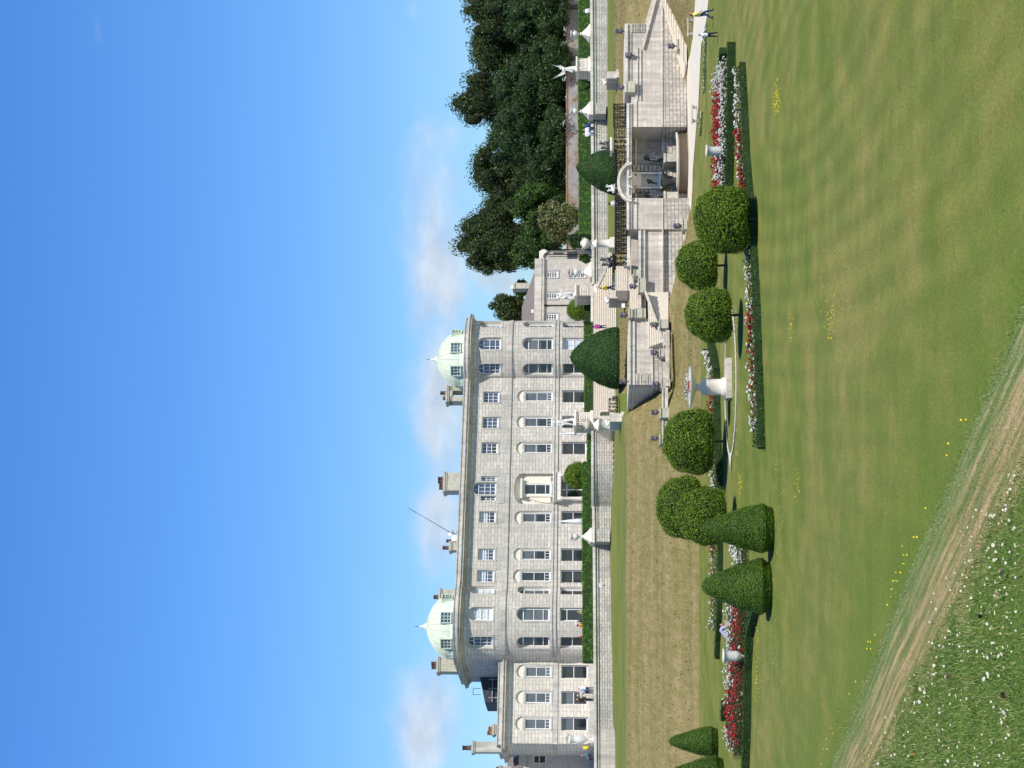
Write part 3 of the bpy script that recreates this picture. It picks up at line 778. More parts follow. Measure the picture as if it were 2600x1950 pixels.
# terrace level, and the land behind the house out to the horizon
tm = MB()
fr_ = [pl(1500, y, TW0 + .5) for y in (2400, 1400, 700, -400)]
zs_ = [-.42, -.35, -.2, -.02]
fr_ = [Vector((p.x, p.y, z)) for p, z in zip(fr_, zs_)]
bk_ = [p + B * 60 for p in fr_]; bk_ = [Vector((p.x, p.y, z)) for p, z in zip(bk_, zs_)]
fa_ = [Vector((-S, S, -1)), Vector((-400, S, -1)), Vector((400, S, -1)), Vector((S, S, -1))]
ed = [Vector((-S, 150, -1)), Vector((S, 240, -1))]
for a, b in ((fr_, bk_), (bk_, fa_)):
    for i in range(3): tm.quad(a[i], a[i + 1], b[i + 1], b[i], 0 if a is fr_ else 1)
tm.build('terrace', [M['gravel'], M['verge']], None, 'structure')
# gravel path in front of the fountain
bk = [(1770, -120), (1765, 0), (1759, 90), (1752, 140), (1744, 165), (1736, 200), (1736, 500), (1745, 540), (1746, 575)]
ft = [(1806, -120), (1799, 0), (1793, 54), (1784, 100), (1780, 114), (1776, 200), (1773, 270), (1768, 318), (1759, 435), (1758, 480), (1755, 530), (1751, 560), (1748, 590)]
pp_ = [gz(x, y, LAWN + .03) for x, y in bk] + [gz(x, y, LAWN + .03) for x, y in reversed(ft)]
m = MB(); m.poly(pp_); m.build('path', M['gravel'], None, 'structure')
# ---------------------------------------------------------------- foreground bank the camera stands on
GZ0 = -2.0
e0 = Vector((-3.25, 15.3, GZ0)); ed = Vector((-.467, .884, 0)).normalized(); ep = Vector((.884, .467, 0)).normalized()   # ep points out to the lawn
def fp_(w, s, z=None):   # w metres outward from the edge, s along it
    return e0 + ed * s + ep * w + Vector((0, 0, (z if z is not None else 0)))
k = NT('foreground_turf', .95, .1)
w = k.coord('World')
mp = k.n('ShaderNodeMapping'); mp.vector_type = 'TEXTURE'; k.l(w, mp.inputs[0])
mp.inputs['Location'].default_value = e0; mp.inputs['Rotation'].default_value = (0, 0, atan2(ep.y, ep.x))
sx = k.n('ShaderNodeSeparateXYZ'); k.l(mp.outputs[0], sx.inputs[0])
st = k.n('ShaderNodeMapping'); k.l(mp.outputs[0], st.inputs[0]); st.inputs['Scale'].default_value = (22, 1.1, 1)
n1 = k.noise(st.outputs[0], .8, 5, .65)
n2 = k.noise(w, 60, 3, .7); n3 = k.noise(w, 3, 4, .6)
dist = k.math('ADD', sx.outputs[0], k.math('MULTIPLY', k.math('SUBTRACT', n3, .5), .5))
tan = k.ramp(n1, [(.32, (.13, .19, .05)), (.46, (.24, .235, .09)), (.62, (.50, .37, .20))])
grn = k.ramp(n3, [(.3, (.07, .14, .02)), (.7, (.15, .22, .045))])
c = k.mix(k.ramp(k.math('ADD', k.math('MULTIPLY', dist, .5), 1.0), [(.60, (0,) * 3), (.72, (1,) * 3)]), grn, tan)
rim = k.ramp(k.math('ADD', k.math('MULTIPLY', dist, 1.4), 1.0), [(.52, (0,) * 3), (.9, (1,) * 3)])
stk = k.ramp(n1, [(.40, (.12, .20, .05)), (.56, (.22, .26, .10)), (.68, (.42, .38, .20))])
c = k.mix(rim, c, stk)
c = k.mix(1.0, c, k.ramp(n2, [(.25, (.6,) * 3), (.75, (1.35,) * 3)]), 'MULTIPLY')
k.bump(n2, .8, .02)
M['turf'] = k.col(c)
fg = MB()
prof = [(-60, 0), (-8, 0), (-3, 0), (-.9, 0), (-.25, 0), (0, -.02), (.15, -.07), (.4, -.22), (1.2, -.75), (3, -1.9), (7, -4.3), (12, -6.95)]
ss = [-40, -20, -12] + [i * .5 for i in range(-18, 7)] + [5, 10, 30, 60]
vs = []
for s in ss:
    for w_, z_ in prof:
        q = fp_(w_, s, z_)
        if -3 < w_ < .3: q.z += .025 * noise.noise(q * 1.2)
        vs.append(q)
n_ = len(prof)
fg.add(vs, [(i * n_ + j, i * n_ + j + 1, (i + 1) * n_ + j + 1, (i + 1) * n_ + j) for i in range(len(ss) - 1) for j in range(n_ - 1)], 0, None, True)
fg.build('foreground_bank', M['turf'], None, 'structure')
def inview(p, m=60):
    """is the point inside the photographed part of the foreground (used only to decide how far the blades are sown)"""
    f = Vector((0, cos(PITCH), sin(PITCH))); u = Vector((0, -sin(PITCH), cos(PITCH))); d = p.dot(f)
    if d < .5: return False
    y = 975 - p.x / d * F; x = 1300 - p.dot(u) / d * F
    return -m < y < 1950 + m and x < 2600 + m * 2
gb = MB()
rg = random.Random(3)
def blades(mb, n, wr, sr, hmin, hmax, mats, wid=.0035, lean=.5):
    for _ in range(n):
        w_ = rg.uniform(*wr); s = rg.uniform(*sr); p = fp_(w_, s)
        if not inview(p): continue
        h = rg.uniform(hmin, hmax) * (1 + .5 * noise.noise(p * 2.5)); a = rg.uniform(0, 2 * pi)
        d = Vector((cos(a), sin(a), 0)); t = Vector((-sin(a), cos(a), 0)); L = rg.uniform(.15, lean) * h * 1.6
        w2 = wid * rg.uniform(.6, 1.3)
        m1 = p + Vector((0, 0, h * .6)) + d * L * .35; tp_ = p + Vector((0, 0, h)) + d * L
        mb.add([p - t * w2, p + t * w2, m1 + t * w2 * .8, m1 - t * w2 * .8, tp_], [(0, 1, 2, 3), (3, 2, 4)], rg.choice(mats))
blades(gb, 150000, (-4.6, -.58), (-9, 2.5), .010, .028, (0, 0, 0, 0, 1, 1, 2), .0022, 1.0)
blades(gb, 14000, (-.62, .05), (-9, 2.5), .004, .011, (0, 1, 1, 2, 2), .0018, 1.3)
for _ in range(3500):      # longer fringe left by the mower along the rim
    w_ = rg.gauss(.04, .05); s_ = rg.uniform(-9, 2.5); p = fp_(w_, s_)
    if not inview(p): continue
    p.z += -.03 if w_ > 0 else 0; h = rg.uniform(.008, .026); t = Vector((cos(rg.uniform(0, 6)), sin(rg.uniform(0, 6)), 0)) * .0022; le = Vector((rg.uniform(-.01, .01), rg.uniform(-.01, .01), h))
    gb.add([p - t, p + t, p + le], [(0, 1, 2)], rg.choice((0, 0, 1)))
M['blade1'] = leafmat('fresh_grass_blade', (.085, .18, .028), (.175, .30, .055), (.31, .43, .13), 2.5, .35)
M['blade2'] = leafmat('olive_grass_blade', (.14, .19, .045), (.25, .30, .09), (.38, .42, .18), 2, .2)
M['blade3'] = leafmat('dry_grass_blade', (.22, .19, .08), (.36, .29, .15), (.48, .40, .23), 2, .2)
gb.build('grass', [M['blade1'], M['blade2'], M['blade3']], None, 'stuff')
COL.objects['grass']['kind'] = 'stuff'; tag(COL.objects['grass'], 'rough green grass growing on the near bank', 'grass')
# ---------------------------------------------------------------- perron (fountain terrace), all in planes parallel to the house
PY = 158.0
def rs(mb, x0, x1, y0, y1, Y0, t, mat=0):
    """upright stone block: photo rectangle on the plane Y0, t metres deep"""
    a = [pl(x, y, Y0) for x, y in ((x0, y0), (x0, y1), (x1, y1), (x1, y0))]
    mb.prism(a, B * t, mat)
def ps(mb, pts, Y0, t, mat=0): mb.prism([pl(x, y, Y0) for x, y in pts], B * t, mat)
M['nichewall'] = masonry('dark_niche_ashlar', (.56, .51, .43), (.46, .42, .36), (.26, .23, .19), .9, .42, .016, (.20, .18, .15), .9, .3, dirt=.5)  # darker mottled ashlar for the back of the recess
perron = thing('fountain_terrace', pl(1740, 460, PY), 'pale stone garden terrace with stairs and a pedimented fountain niche in its front', 'terrace wall')
w = MB()
# upper smooth wall, right wing, left wing
w = MB(); rs(w, 1586, 1681, 60, 232, PY, 6); w.build('upper_wall', M['perron'], perron)
w = MB(); rs(w, 1603, 1681, 232, 322, PY, 5); w.build('upper_wall', M['perron'], perron)
w = MB(); ps(w, [(1637, 60), (1678, -80), (1700, -80), (1681, 60)], PY + .02, 6); w.build('upper_wall', M['perron'], perron)
w = MB(); rs(w, 1603, 1681, 503, 582, PY, 5); w.build('upper_wall', M['perron'], perron)
w = MB(); rs(w, 1636, 1690, 582, 742, PY + .35, 5); w.build('upper_wall', M['perron'], perron)
w = MB(); ps(w, [(1641, 742), (1690, 872), (1690, 742)], PY + .6, 5); w.build('upper_wall', M['perron'], perron)
w = MB(); rs(w, 1609, 1657, 808, 976, PY, 7.4); w.build('upper_wall', M['perron'], perron)
w = MB(); rs(w, 1603, 1622, 582, 684, PY + 1.6, 4); w.build('upper_wall', M['perron'], perron)
w = MB(); rs(w, 1604, 1640, 684, 800, PY + 3.2, 3); w.build('upper_wall', M['perron'], perron)
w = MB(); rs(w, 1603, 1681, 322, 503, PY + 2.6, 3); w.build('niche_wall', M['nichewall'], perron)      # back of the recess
w = MB()
rs(w, 1681, 1743, -80, 322, PY - .03, 6); rs(w, 1681, 1752, 503, 582, PY - .03, 5)
rs(w, 1690, 1750, 582, 742, PY + .3, 5); rs(w, 1657, 1712, 808, 976, PY - .04, 7.4)
rs(w, 1690, 1725, 742, 808, PY + .5, 5)
rs(w, 1681, 1745, 322, 503, PY + 2.55, 3)
for i in range(7): rs(w, 1606 + i * 10.4, 1614.5 + i * 10.4, 419, 434, PY + 2.3, .4); rs(w, 1606 + i * 10.4, 1614.5 + i * 10.4, 472, 487, PY + 2.3, .4)
for i in range(5): rs(w, 1612 + i * 9, 1619 + i * 9, 948, 977, PY - .12, .5)
for i in range(6): rs(w, 1603 + i * 6, 1607 + i * 6, 60, 82, PY - .1, .5)
w.build('rusticated_wall', M['rustic'], perron)
w = MB()
def cop(x0, x1, y0, y1, Y0, t=.6): rs(w, x0, x1, y0, y1, Y0, t)
cop(1586, 1594, 60, 233, PY - .22, 6.4); cop(1594.5, 1596.5, 60, 232, PY - .08); cop(1601, 1603, 60, 232, PY - .1)
cop(1617, 1619.5, 120, 255, PY - .12, .4); cop(1625.5, 1628, 124, 255, PY - .12, .4)
cop(1591, 1597.5, 262, 583, PY - .3, 8); cop(1598.5, 1603.5, 262, 583, PY - .15, 6)
cop(1612.5, 1617, 236, 322, PY - .1, .4); cop(1612.5, 1617, 503, 582, PY - .1, .4); cop(1613, 1617, 322, 503, PY + 2.45, .4)
cop(1679.5, 1682.5, 0, 322, PY - .12, .5); cop(1681, 1684, 503, 742, PY - .1, .5)
cop(1680.5, 1683.5, 322, 503, PY + 2.42, .4)
cop(1621, 1628, 582, 800, PY + .1, .9); cop(1630, 1632, 582, 742, PY + .2, .6); cop(1634, 1638, 582, 742, PY + .12, .7)
cop(1596.5, 1601, 800, 977, PY - .22, 7.8); cop(1601, 1603.5, 800, 976, PY - .05, 7.5); cop(1603.5, 1606, 800, 976, PY, 7.4); cop(1606.5, 1612, 800, 977, PY - .14, 7.6)
cop(1655, 1658, 800, 977, PY - .12, 7.5)
# diagonal parapets of the outer stairs
ps(w, [(1629, 120), (1668, -20), (1672, -20), (1634, 124)], PY - .25, .7)
ps(w, [(1690, -20), (1697, -20), (1741, 92), (1735, 96)], PY - 3.0, .5)
ps(w, [(1637, 738), (1642, 740), (1690, 873), (1686, 878)], PY - 1.2, .6)
ps(w, [(1760, 512), (1758, 517), (1698, 800), (1691, 800), (1712, 700), (1737, 612), (1752, 515)], PY - .25, .7)
rs(w, 1690, 1699, 800, 977, PY - .6, 1)
w.build('coping', M['coping'], perron)
w = MB()
def stepline(i, pts, Y0, t):
    """one step: stone block; the shadow under its nosing is painted as a dark strip"""
    ps(w, pts, Y0, t)
for i in range(9):     # outer flight, right: rises to the right
    x = 1733 - i * 6.2; y = 150 - i * 17; Y_ = PY - .3 - (8 - i) * .30
    ps(w, [(x, -80), (x, y), (x + 7, y + 14), (1744, y + 14), (1744, -80)], Y_, .5 + (8 - i) * .3)
    ps(w, [(x + 1.3, -80), (x + 1.3, y + 1), (x + 8, y + 14), (x + 9.2, y + 14), (x + 2.8, y), (x + 2.8, -80)], Y_ - .03, .1, 1)  # dark strip painted in as the tread shadow
w.build('outer_steps', [M['steps'], M['greystone']], perron); w = MB()
for i in range(8):     # outer flight, left: descends to the left
    x = 1645 + i * 5.6; y = 742 + i * 15; Y_ = PY - .4 - i * .12
    ps(w, [(x, y), (x + 2, 880 - i * 2), (1697, 880 - i * 2), (1697, y)], Y_, .5 + i * .12)
    ps(w, [(x + 1.2, y), (x + 3.2, 880 - i * 2), (x + 4.6, 880 - i * 2), (x + 2.6, y)], Y_ - .03, .1, 1)  # tread shadow painted as a darker strip
w.build('outer_steps', [M['steps'], M['greystone']], perron); w = MB()
for i in range(9):     # steps behind the left parapet
    rs(w, 1600 + i * 4.4, 1604.6 + i * 4.4, 684 + i * 1, 806, PY + 3 - i * .28, 2); rs(w, 1601 + i * 4.4, 1602.3 + i * 4.4, 684 + i * 1, 806, PY + 2.97 - i * .28, .1, 1)  # second block is a dark strip standing for the tread shadow
w.build('outer_steps', [M['steps'], M['greystone']], perron)
for (x0, x1, y0, y1, Y_, t) in ((1610, 1621, 684, 700, PY + .3, 1.0), (1621, 1640, 706, 742, PY - .3, 1.2), (1597, 1640, 783, 806, PY - .5, 1.2), (1598, 1606, 783, 806, PY - .7, .6), (1613, 1631, 783, 806, PY - .6, .6),
        (1675, 1697, 811, 833, PY - 1.6, .9), (1713, 1723, 0, 18, PY - .4, .6), (1590, 1612, 206, 233, PY - .6, .9), (1720, 1740, 100, 124, PY - 2.2, .9), (1733, 1745, 556, 582, PY - .5, .7),
        (1675, 1688, 884, 905, PY - 1.0, .7), (1679, 1702, 962, 983, PY - 1.4, .9)):
    w = MB(); rs(w, x0, x1, y0, y1, Y_, t); rs(w, x0 - 1.2, x0 + 1.2, y0 - 1, y1 + 1, Y_ - .08, t + .16)
    w.build('pier', M['greystone'], perron)
# pediment: segmental arch over the niche
w = MB()
def arch(xc, yc, ra, rb, x0, Y0, t, mat=0, wd=6, n=18):
    P = []
    for i in range(n + 1):
        a = pi * i / n; P.append((xc - ra * sin(a), yc + rb * cos(a)))
    for i in range(n, -1, -1):
        a = pi * i / n; P.append((xc - (ra - wd) * sin(a), yc + (rb - wd * 1.15) * cos(a)))
    for i in range(n):
        ps(w, [P[i], P[i + 1], P[2 * n - i], P[2 * n + 1 - i]], Y0, t, mat)
arch(1604, 461, 37, 50, 0, PY - .55, .9); arch(1604, 461, 31, 42, 0, PY - .35, .7, wd=4); arch(1604, 461, 27, 37, 0, PY - .2, .7, wd=3)
arch(1606, 461, 13, 16, 0, PY - .3, .6, wd=3)
w.build('pediment', M['coping'], perron)
w = MB()
ps(w, [(1604 - 26 * sin(pi * i / 12), 461 + 36 * cos(pi * i / 12)) for i in range(13)], PY + .1, .4)
w.build('tympanum', M['stonepale'], perron)
w = MB()
rs(w, 1604, 1612, 436, 490, PY + 1.9, .9); rs(w, 1612, 1690, 437, 441, PY + 2.0, .8); rs(w, 1612, 1690, 474, 478, PY + 2.0, .8)
rs(w, 1617, 1624, 441, 474, PY + 2.1, .6); rs(w, 1672, 1678, 441, 474, PY + 2.1, .6); rs(w, 1624, 1628, 443, 472, PY + 2.15, .5)
ps(w, [(1604, 450), (1616, 446), (1618, 472), (1604, 472)], PY + 1.75, .4)
w.build('niche_frame', M['stonepale'], perron)
w = MB(); rs(w, 1628, 1673, 443, 472, PY + 2.3, .3); w.build('niche_panel', M['greystone'], perron)
w = MB()
for a, b in (((1642, 455), (1655, 459)), ((1643, 460), (1650, 466)), ((1655, 458), (1657, 466)), ((1648, 456), (1648, 466)), ((1645, 462), (1668, 466))):
    w.tube([pl(*a, PY + 2.25), pl(*b, PY + 2.25)], .05, 4)
w.build('relief', M['bronze'], perron)
# pool: half-round basin
bc = pl(1740, 418, PY + 2.5); zt = pl(1718, 418, PY).z; zb = LAWN - .05
def rimpt(a, r, z, k_=1): return bc + E * (cos(a) * r) + N * (sin(a) * r * .95) + Vector((0, 0, z - bc.z))
w = MB(); n = 28; R0 = 2.95
prof = [(R0, zb), (R0, zt - .22), (R0 + .1, zt - .16), (R0 + .12, zt - .03), (R0 + .04, zt), (R0 - .32, zt), (R0 - .36, zt - .12), (R0 - .34, zb)]
vs = [rimpt(pi * i / n, r, z) for r, z in prof for i in range(n + 1)]
w.add(vs, [(j * (n + 1) + i, j * (n + 1) + i + 1, (j + 1) * (n + 1) + i + 1, (j + 1) * (n + 1) + i) for j in range(len(prof) - 1) for i in range(n)], 0, None, True)
k = NT('stained_basin_stone', .8, .3)
f = k.noise(k.coord('World', (1, 1, .4)), 1.6, 5)
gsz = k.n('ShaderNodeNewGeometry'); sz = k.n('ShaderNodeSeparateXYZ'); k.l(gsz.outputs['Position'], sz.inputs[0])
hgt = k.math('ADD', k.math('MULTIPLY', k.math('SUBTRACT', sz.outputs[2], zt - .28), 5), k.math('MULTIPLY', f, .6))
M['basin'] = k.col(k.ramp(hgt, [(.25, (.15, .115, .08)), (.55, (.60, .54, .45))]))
pool = w.build('basin', M['basin'], perron)
wt_ = MB(); wt_.poly([rimpt(pi * i / n, R0 - .34, zt - .3) for i in range(n + 1)])
k = NT('pool_water', .05, .6); k.b.inputs['Base Color'].default_value = (.03, .035, .02, 1); k.bump(k.noise(k.coord('World'), 6, 3), .3, .05); M['water'] = k.m
wt_.build('water', M['water'], pool)
# carved bowl in the niche and the two bronze figures with pedestals
w = MB(); c = pl(1700, 460, PY + 1.4)
w.lathe((c.x, c.y, 0), [(.5, LAWN + .7), (.35, LAWN + 1.2), (.5, LAWN + 1.9), (1.05, LAWN + 2.35), (1.15, LAWN + 2.45), (.9, LAWN + 2.4)], 18); w.build('fountain_bowl', M['bronze'], perron)
for (y, dx) in ((400, 0), (496, 0)):
    w = MB(); rs(w, 1690, 1722, y - 9, y + 10, PY + .9, 1.1); rs(w, 1685, 1690, y - 11, y + 12, PY + .8, 1.3); w.build('fountain_pedestal', M['greystone'], perron)
# wrought iron grille of scrolls: one thing, each panel a part
gril = thing('iron_railing', pl(1592, 460, PY), 'black scrolled wrought iron railing along the top of the fountain terrace', 'railing')
def scrolls(x0, x1, y0, y1, Y0, rows_, seg=9, rad=.035):
    m = MB(); a = pl(x0, y0, Y0); b = pl(x0, y1, Y0); c = pl(x1, y0, Y0)
    L = (a - b).length; u = (a - b).normalized(); H = (a - c).length; dz = Vector((0, 0, 1))
    o = pl(x1, y1, Y0); r = H / rows_ / 2; cols_ = max(1, int(L / (2 * r))); sx_ = L / cols_
    for i in range(cols_):
        for j in range(rows_):
            cc = o + u * (sx_ * (i + .5)) + dz * (r * (2 * j + 1)); t0 = (i * 2 + j) % 4 * pi / 2
            pts_ = [cc + u * (cos(t0 + q) * r * .95 * (1 - .09 * q)) + dz * (sin(t0 + q) * r * .95 * (1 - .09 * q)) for q in [k_ * 2 * pi / seg * 1.05 for k_ in range(seg + 3)]]
            m.tube(pts_, rad, 4)
    for j in (0, 1): m.tube([o + dz * (H * j), o + u * L + dz * (H * j)], .04, 4)
    for i in range(0, cols_ + 1, 4): m.tube([o + u * min(L, sx_ * i), o + u * min(L, sx_ * i) + dz * H], .04, 4)
    return m
scrolls(1558, 1591, 262, 322, PY - .1, 5, rad=.035).build('railing_panel', M['iron'], gril)
scrolls(1560, 1591, 322, 350, PY - .1, 4, rad=.03).build('railing_panel', M['iron'], gril)
scrolls(1562, 1590, 380, 412, PY - .1, 4, rad=.035).build('railing_panel', M['iron'], gril)
scrolls(1563, 1578, 412, 500, PY - .1, 2, rad=.045).build('railing_panel', M['iron'], gril)
scrolls(1562, 1593, 500, 645, PY - .1, 5, rad=.05).build('railing_panel', M['iron'], gril)
for x0, x1, y0, y1 in ((1549, 1553.5, 348, 382), (1555, 1560, 643, 680)):
    w = MB(); rs(w, x0, x1, y0, y1, PY - .35, 1.2); rs(w, x0 + 5, x0 + 9, y0 + 5, y1 - 5, PY - .2, .9)
    w.build('railing_cap', M['stonepale'] if x0 < 1550 else M['iron'], gril)
for y0, y1 in ((353, 378), (650, 674)):
    scrolls(1560, 1592, y0, y1, PY - .1, 3, rad=.06).build('railing_bracket', M['iron'], gril)
w = MB(); rs(w, 1592, 1600, 600, 676, PY - .2, .8); rs(w, 1585, 1592, 652, 676, PY - .1, .5); w.build('stone_ledge', M['coping'], perron)
# small curved balcony railing at the left end of the grand stair
br_ = thing('balcony_railing', pl(1565, 1030, 170), 'curved black iron balcony railing on the left side of the grand stair', 'railing')
scrolls(1546, 1568, 1012, 1046, 170, 3, rad=.035).build('railing_panel', M['iron'], br_)
scrolls(1556, 1568, 1005, 1012, 170.2, 2, rad=.035).build('railing_panel', M['iron'], br_)
# ---------------------------------------------------------------- grand stair
stair = thing('grand_stair', pl(1567, 860, 186), 'wide flight of pale stone steps rising to the house terrace', 'stairs')
w = MB(); ns = 13
for i in range(ns):
    xt = 1568.5 - 4.75 * (i + 1); yr = lerp(600, 742, min(1, i / 11)); yl = 1062 if i > 2 else 1050
    a = pl(xt, yl, 185 + .42 * i); b_ = pl(xt, yr, 185 + .42 * i); z = at(xt, 975, 186 + .4 * i).z
    zz = at(1568.5, 850, 185).z - .3 if i == 0 else at(1568.5 - 4.75 * i, 975, 185.6 + .4 * i).z - .02
    a.z = b_.z = z; lo = Vector((0, 0, zz - z))
    w.prism([a, b_, b_ + lo, a + lo], B * (9 - .42 * i), 0)
    w.prism([a + N * .05, b_ + N * .05, b_ + N * .05 + Vector((0, 0, -.045)), a + N * .05 + Vector((0, 0, -.045))], B * .2, 1)  # dark strip along the nosing, painted in for its shadow line
w.build('flight', [M['steps'], M['greystone']], stair)
w = MB()
for i in range(7):
    xt = 1597 - 4.8 * (i + 1); a = pl(xt, 738, 166 + .4 * i); b_ = pl(xt, 674, 166 + .4 * i); a.z = b_.z = pl(xt, 700, 166 + .4 * i).z
    lo = Vector((0, 0, -.24)); w.prism([a, b_, b_ + lo, a + lo], B * 2.5)
    w.prism([a + N * .04, b_ + N * .04, b_ + N * .04 + Vector((0, 0, -.045)), a + N * .04 + Vector((0, 0, -.045))], B * .2, 1)  # same painted shadow strip as on the main flight
w.build('lower_flight', [M['steps'], M['greystone']], stair)
w = MB(); ps(w, [(1513, 724), (1532, 690), (1550, 628), (1555, 600), (1559, 602), (1554, 632), (1537, 693), (1518, 730)], 184.5, .6)
w.build('parapet', M['coping'], stair)
w = MB(); rs(w, 1500, 1506, 745, 816, 194, .5); w.build('landing_kerb', M['coping'], stair)
# ---------------------------------------------------------------- terrace wall in front of the house
twall = thing('terrace_wall', pl(1548, 1500, TW0), 'long pale rubble wall with moulded coping that holds up the left terrace below the house', 'wall')
def tw(par, y0, y1, top, bot, Y0=TW0, t=1.0, step=100, mat='rubble'):
    w = MB(); c_ = MB(); n_ = max(1, int(abs(y1 - y0) / step))
    for i in range(n_):
        a, b = lerp(y0, y1, i / n_), lerp(y0, y1, (i + 1) / n_)
        A = [pl(interp(top, a) + 3, a, Y0), pl(interp(top, b) + 3, b, Y0), pl(interp(bot, b) + 3, b, Y0), pl(interp(bot, a) + 3, a, Y0)]
        w.prism(A, B * t)
        for x0, x1, o in ((0, 6.5, .22), (6.5, 8.2, .08), (11.2, 13.2, .1)):
            c_.prism([pl(interp(top, a) + x0, a, Y0, o), pl(interp(top, b) + x0, b, Y0, o), pl(interp(top, b) + x1, b, Y0, o), pl(interp(top, a) + x1, a, Y0, o)], B * (o + .5))
    w.build('wall_face', M[mat], par); c_.build('coping', M['coping'], par)
topL = [(1130, 1501), (1290, 1503), (1400, 1505), (1850, 1508), (2100, 1509)]
botL = [(1150, 1556), (1290, 1551), (1400, 1549), (1560, 1551), (1845, 1556), (2100, 1562)]
tw(twall, 1285, 1848, topL, botL); tw(twall, 1848, 2400, topL, [(0, 1562)], TW0 - .25, mat='perron')
# curved bastion (a shallow bulge) and the pier with stepped cap
bast = MB(); bcop = MB(); n = 14
def bp(i, x, o=0):
    y = lerp(1075, 1286, i / n); bulge = 2.6 * sin(pi * i / n)
    return pl(x, y, TW0, bulge + o)
for i in range(n):
    bast.prism([bp(i, 1505), bp(i + 1, 1505), bp(i + 1, 1555), bp(i, 1559)], B * 1.0, 0, False)
    for x0, x1, o in ((1501, 1507, .22), (1507, 1509, .08), (1512, 1514, .1)):
        bcop.prism([bp(i, x0, o), bp(i + 1, x0, o), bp(i + 1, x1, o), bp(i, x1, o)], B * .6)
bast.build('bastion', M['rubble'], twall); bcop.build('bastion_coping', M['coping'], twall)
def steppedpier(y, xt, xb, yw, top_x, Y0, label, base_x, par_group='stepped stone piers crowned by white urns'):
    c = pl(xb, y, Y0); t = thing('stone_pier', c, label, 'pier', par_group)
    w = MB(); sc_ = F / c.y; hw_ = yw / sc_ / 2; zt_ = pl(xt, y, Y0).z; zb_ = pl(base_x, y, Y0).z; z0_ = pl(xb, y, Y0).z
    ax = (E, N)
    w.taper((c.x, c.y, 0), hw_ * .95, hw_ * .9, zb_, z0_, 0, ax)
    w.build('shaft', M['rubble'], t)
    w = MB(); hs_ = [1.05, .92, .62, .45, .25]; n_ = len(hs_)
    for i, h_ in enumerate(hs_):
        za, zc = lerp(z0_, zt_, i / n_), lerp(z0_, zt_, (i + 1) / n_)
        w.taper((c.x, c.y, 0), hw_ * h_, hw_ * (hs_[i + 1] if i < n_ - 1 else .12) * 1.12, za, zc, 0, ax)
    w.box((c.x, c.y, z0_ - .15), (hw_ * 1.12, hw_ * 1.12, .12), 0, (E, N, Vector((0, 0, 1))))
    w.build('stepped_cap', M['stonepale'], t)
    return Vector((c.x, c.y, zt_))
piertops = []
piertops.append((steppedpier(1363, 1478, 1503, 36, 0, TW0 - 1.2, 'stepped stone pier breaking forward from the left terrace wall', 1549), 1363))
piertops.append((steppedpier(283, 1475, 1500, 34, 0, TW0 - 1.2, 'stepped stone pier on the right terrace wall beside two seated visitors', 1538), 283))
piertops.append((steppedpier(86, 1475, 1500, 34, 0, TW0 - .2, 'stepped stone pier at the far right of the terrace wall', 1538), 86))
piertops.append((steppedpier(692, 1480, 1502, 38, 0, TW0 + 1.0, 'stepped stone pier in front of the grey service wing', 1505), 692))
# right part of the terrace wall
rwall = thing('terrace_wall', pl(1540, 350, TW0), 'pale rubble wall with moulded coping right of the grand stair below a bright hedge', 'wall')
topR = [(-200, 1497), (0, 1498), (300, 1500), (745, 1503)]
tw(rwall, 285, 722, topR, [(0, 1538), (600, 1541), (745, 1542)], TW0); tw(rwall, -400, 285, topR, [(0, 1540), (300, 1541)], TW0 - 1.0)
# pedestals carrying statues
def pedestal(y0, y1, xt, xb, Y0, label, emblem=True, D=1.1, group='tall statue pedestals on the terrace wall'):
    y = (y0 + y1) / 2; c = pl(xb, y, Y0); t = thing('statue_pedestal', c, label, 'pedestal', group)
    a, b = pl(xb, y1, Y0), pl(xb, y0, Y0); hw_ = (b - a).dot(E) / 2; zt_ = pl(xt, y, Y0).z; zb_ = c.z
    cc = c + B * D; w = MB(); ax = (E, N, Vector((0, 0, 1)))
    H = zt_ - zb_
    w.box(Vector((cc.x, cc.y, zb_ + H * .5)), (hw_ * .9, D * .9, H * .5 - .02), 0, ax)
    w.build('shaft', M['perron'], t)
    w = MB(); w.box(Vector((cc.x, cc.y, zt_ - .09)), (hw_ * 1.08, D * 1.08, .09), 0, ax); w.box(Vector((cc.x, cc.y, zt_ - .24)), (hw_ * .98, D * .98, .06), 0, ax)
    w.box(Vector((cc.x, cc.y, zb_ + .15)), (hw_ * 1.04, D * 1.04, .17), 0, ax); w.build('moulding', M['stonepale'], t)
    w = MB(); f0 = cc + N * (D * .9)
    zc = zb_ + H * .58; q = min(hw_ * .6, H * .28)
    for s_, r in ((1, q), ):
        for i in (-1, 1):
            w.box(Vector((f0.x, f0.y, zc + i * r)) + N * .02, (r + .05, .04, .05), 0, ax); w.box(Vector((f0.x, f0.y, zc)) + E * i * r + N * .02, (.05, .04, r), 0, ax)
    if emblem:
        w.tube([Vector((f0.x, f0.y, zc)) + N * .04 + E * (cos(i * pi / 8) * q * .55) + Vector((0, 0, sin(i * pi / 8) * q * .55)) for i in range(17)], .06, 5)
        w.ball(Vector((f0.x, f0.y, zc)) + N * .03, q * .28)
    w.build('panel', M['stonepale'], t)
    return Vector((cc.x, cc.y, zt_))
ST = {}
ST['right'] = pedestal(145, 180, 1462, 1500, TW0 - .5, 'tall panelled pedestal carrying the winged statue among the right hedge', False)
ST['stair_r'] = pedestal(722, 750, 1459, 1517, TW0 - 2.2, 'tall pedestal with roundel at the right of the grand stair', True, 1.5)
ST['stair_l'] = pedestal(1043, 1080, 1458, 1506, TW0 - 2.2, 'tall pedestal with roundel at the left of the grand stair behind the globe urn', True, 1.5)
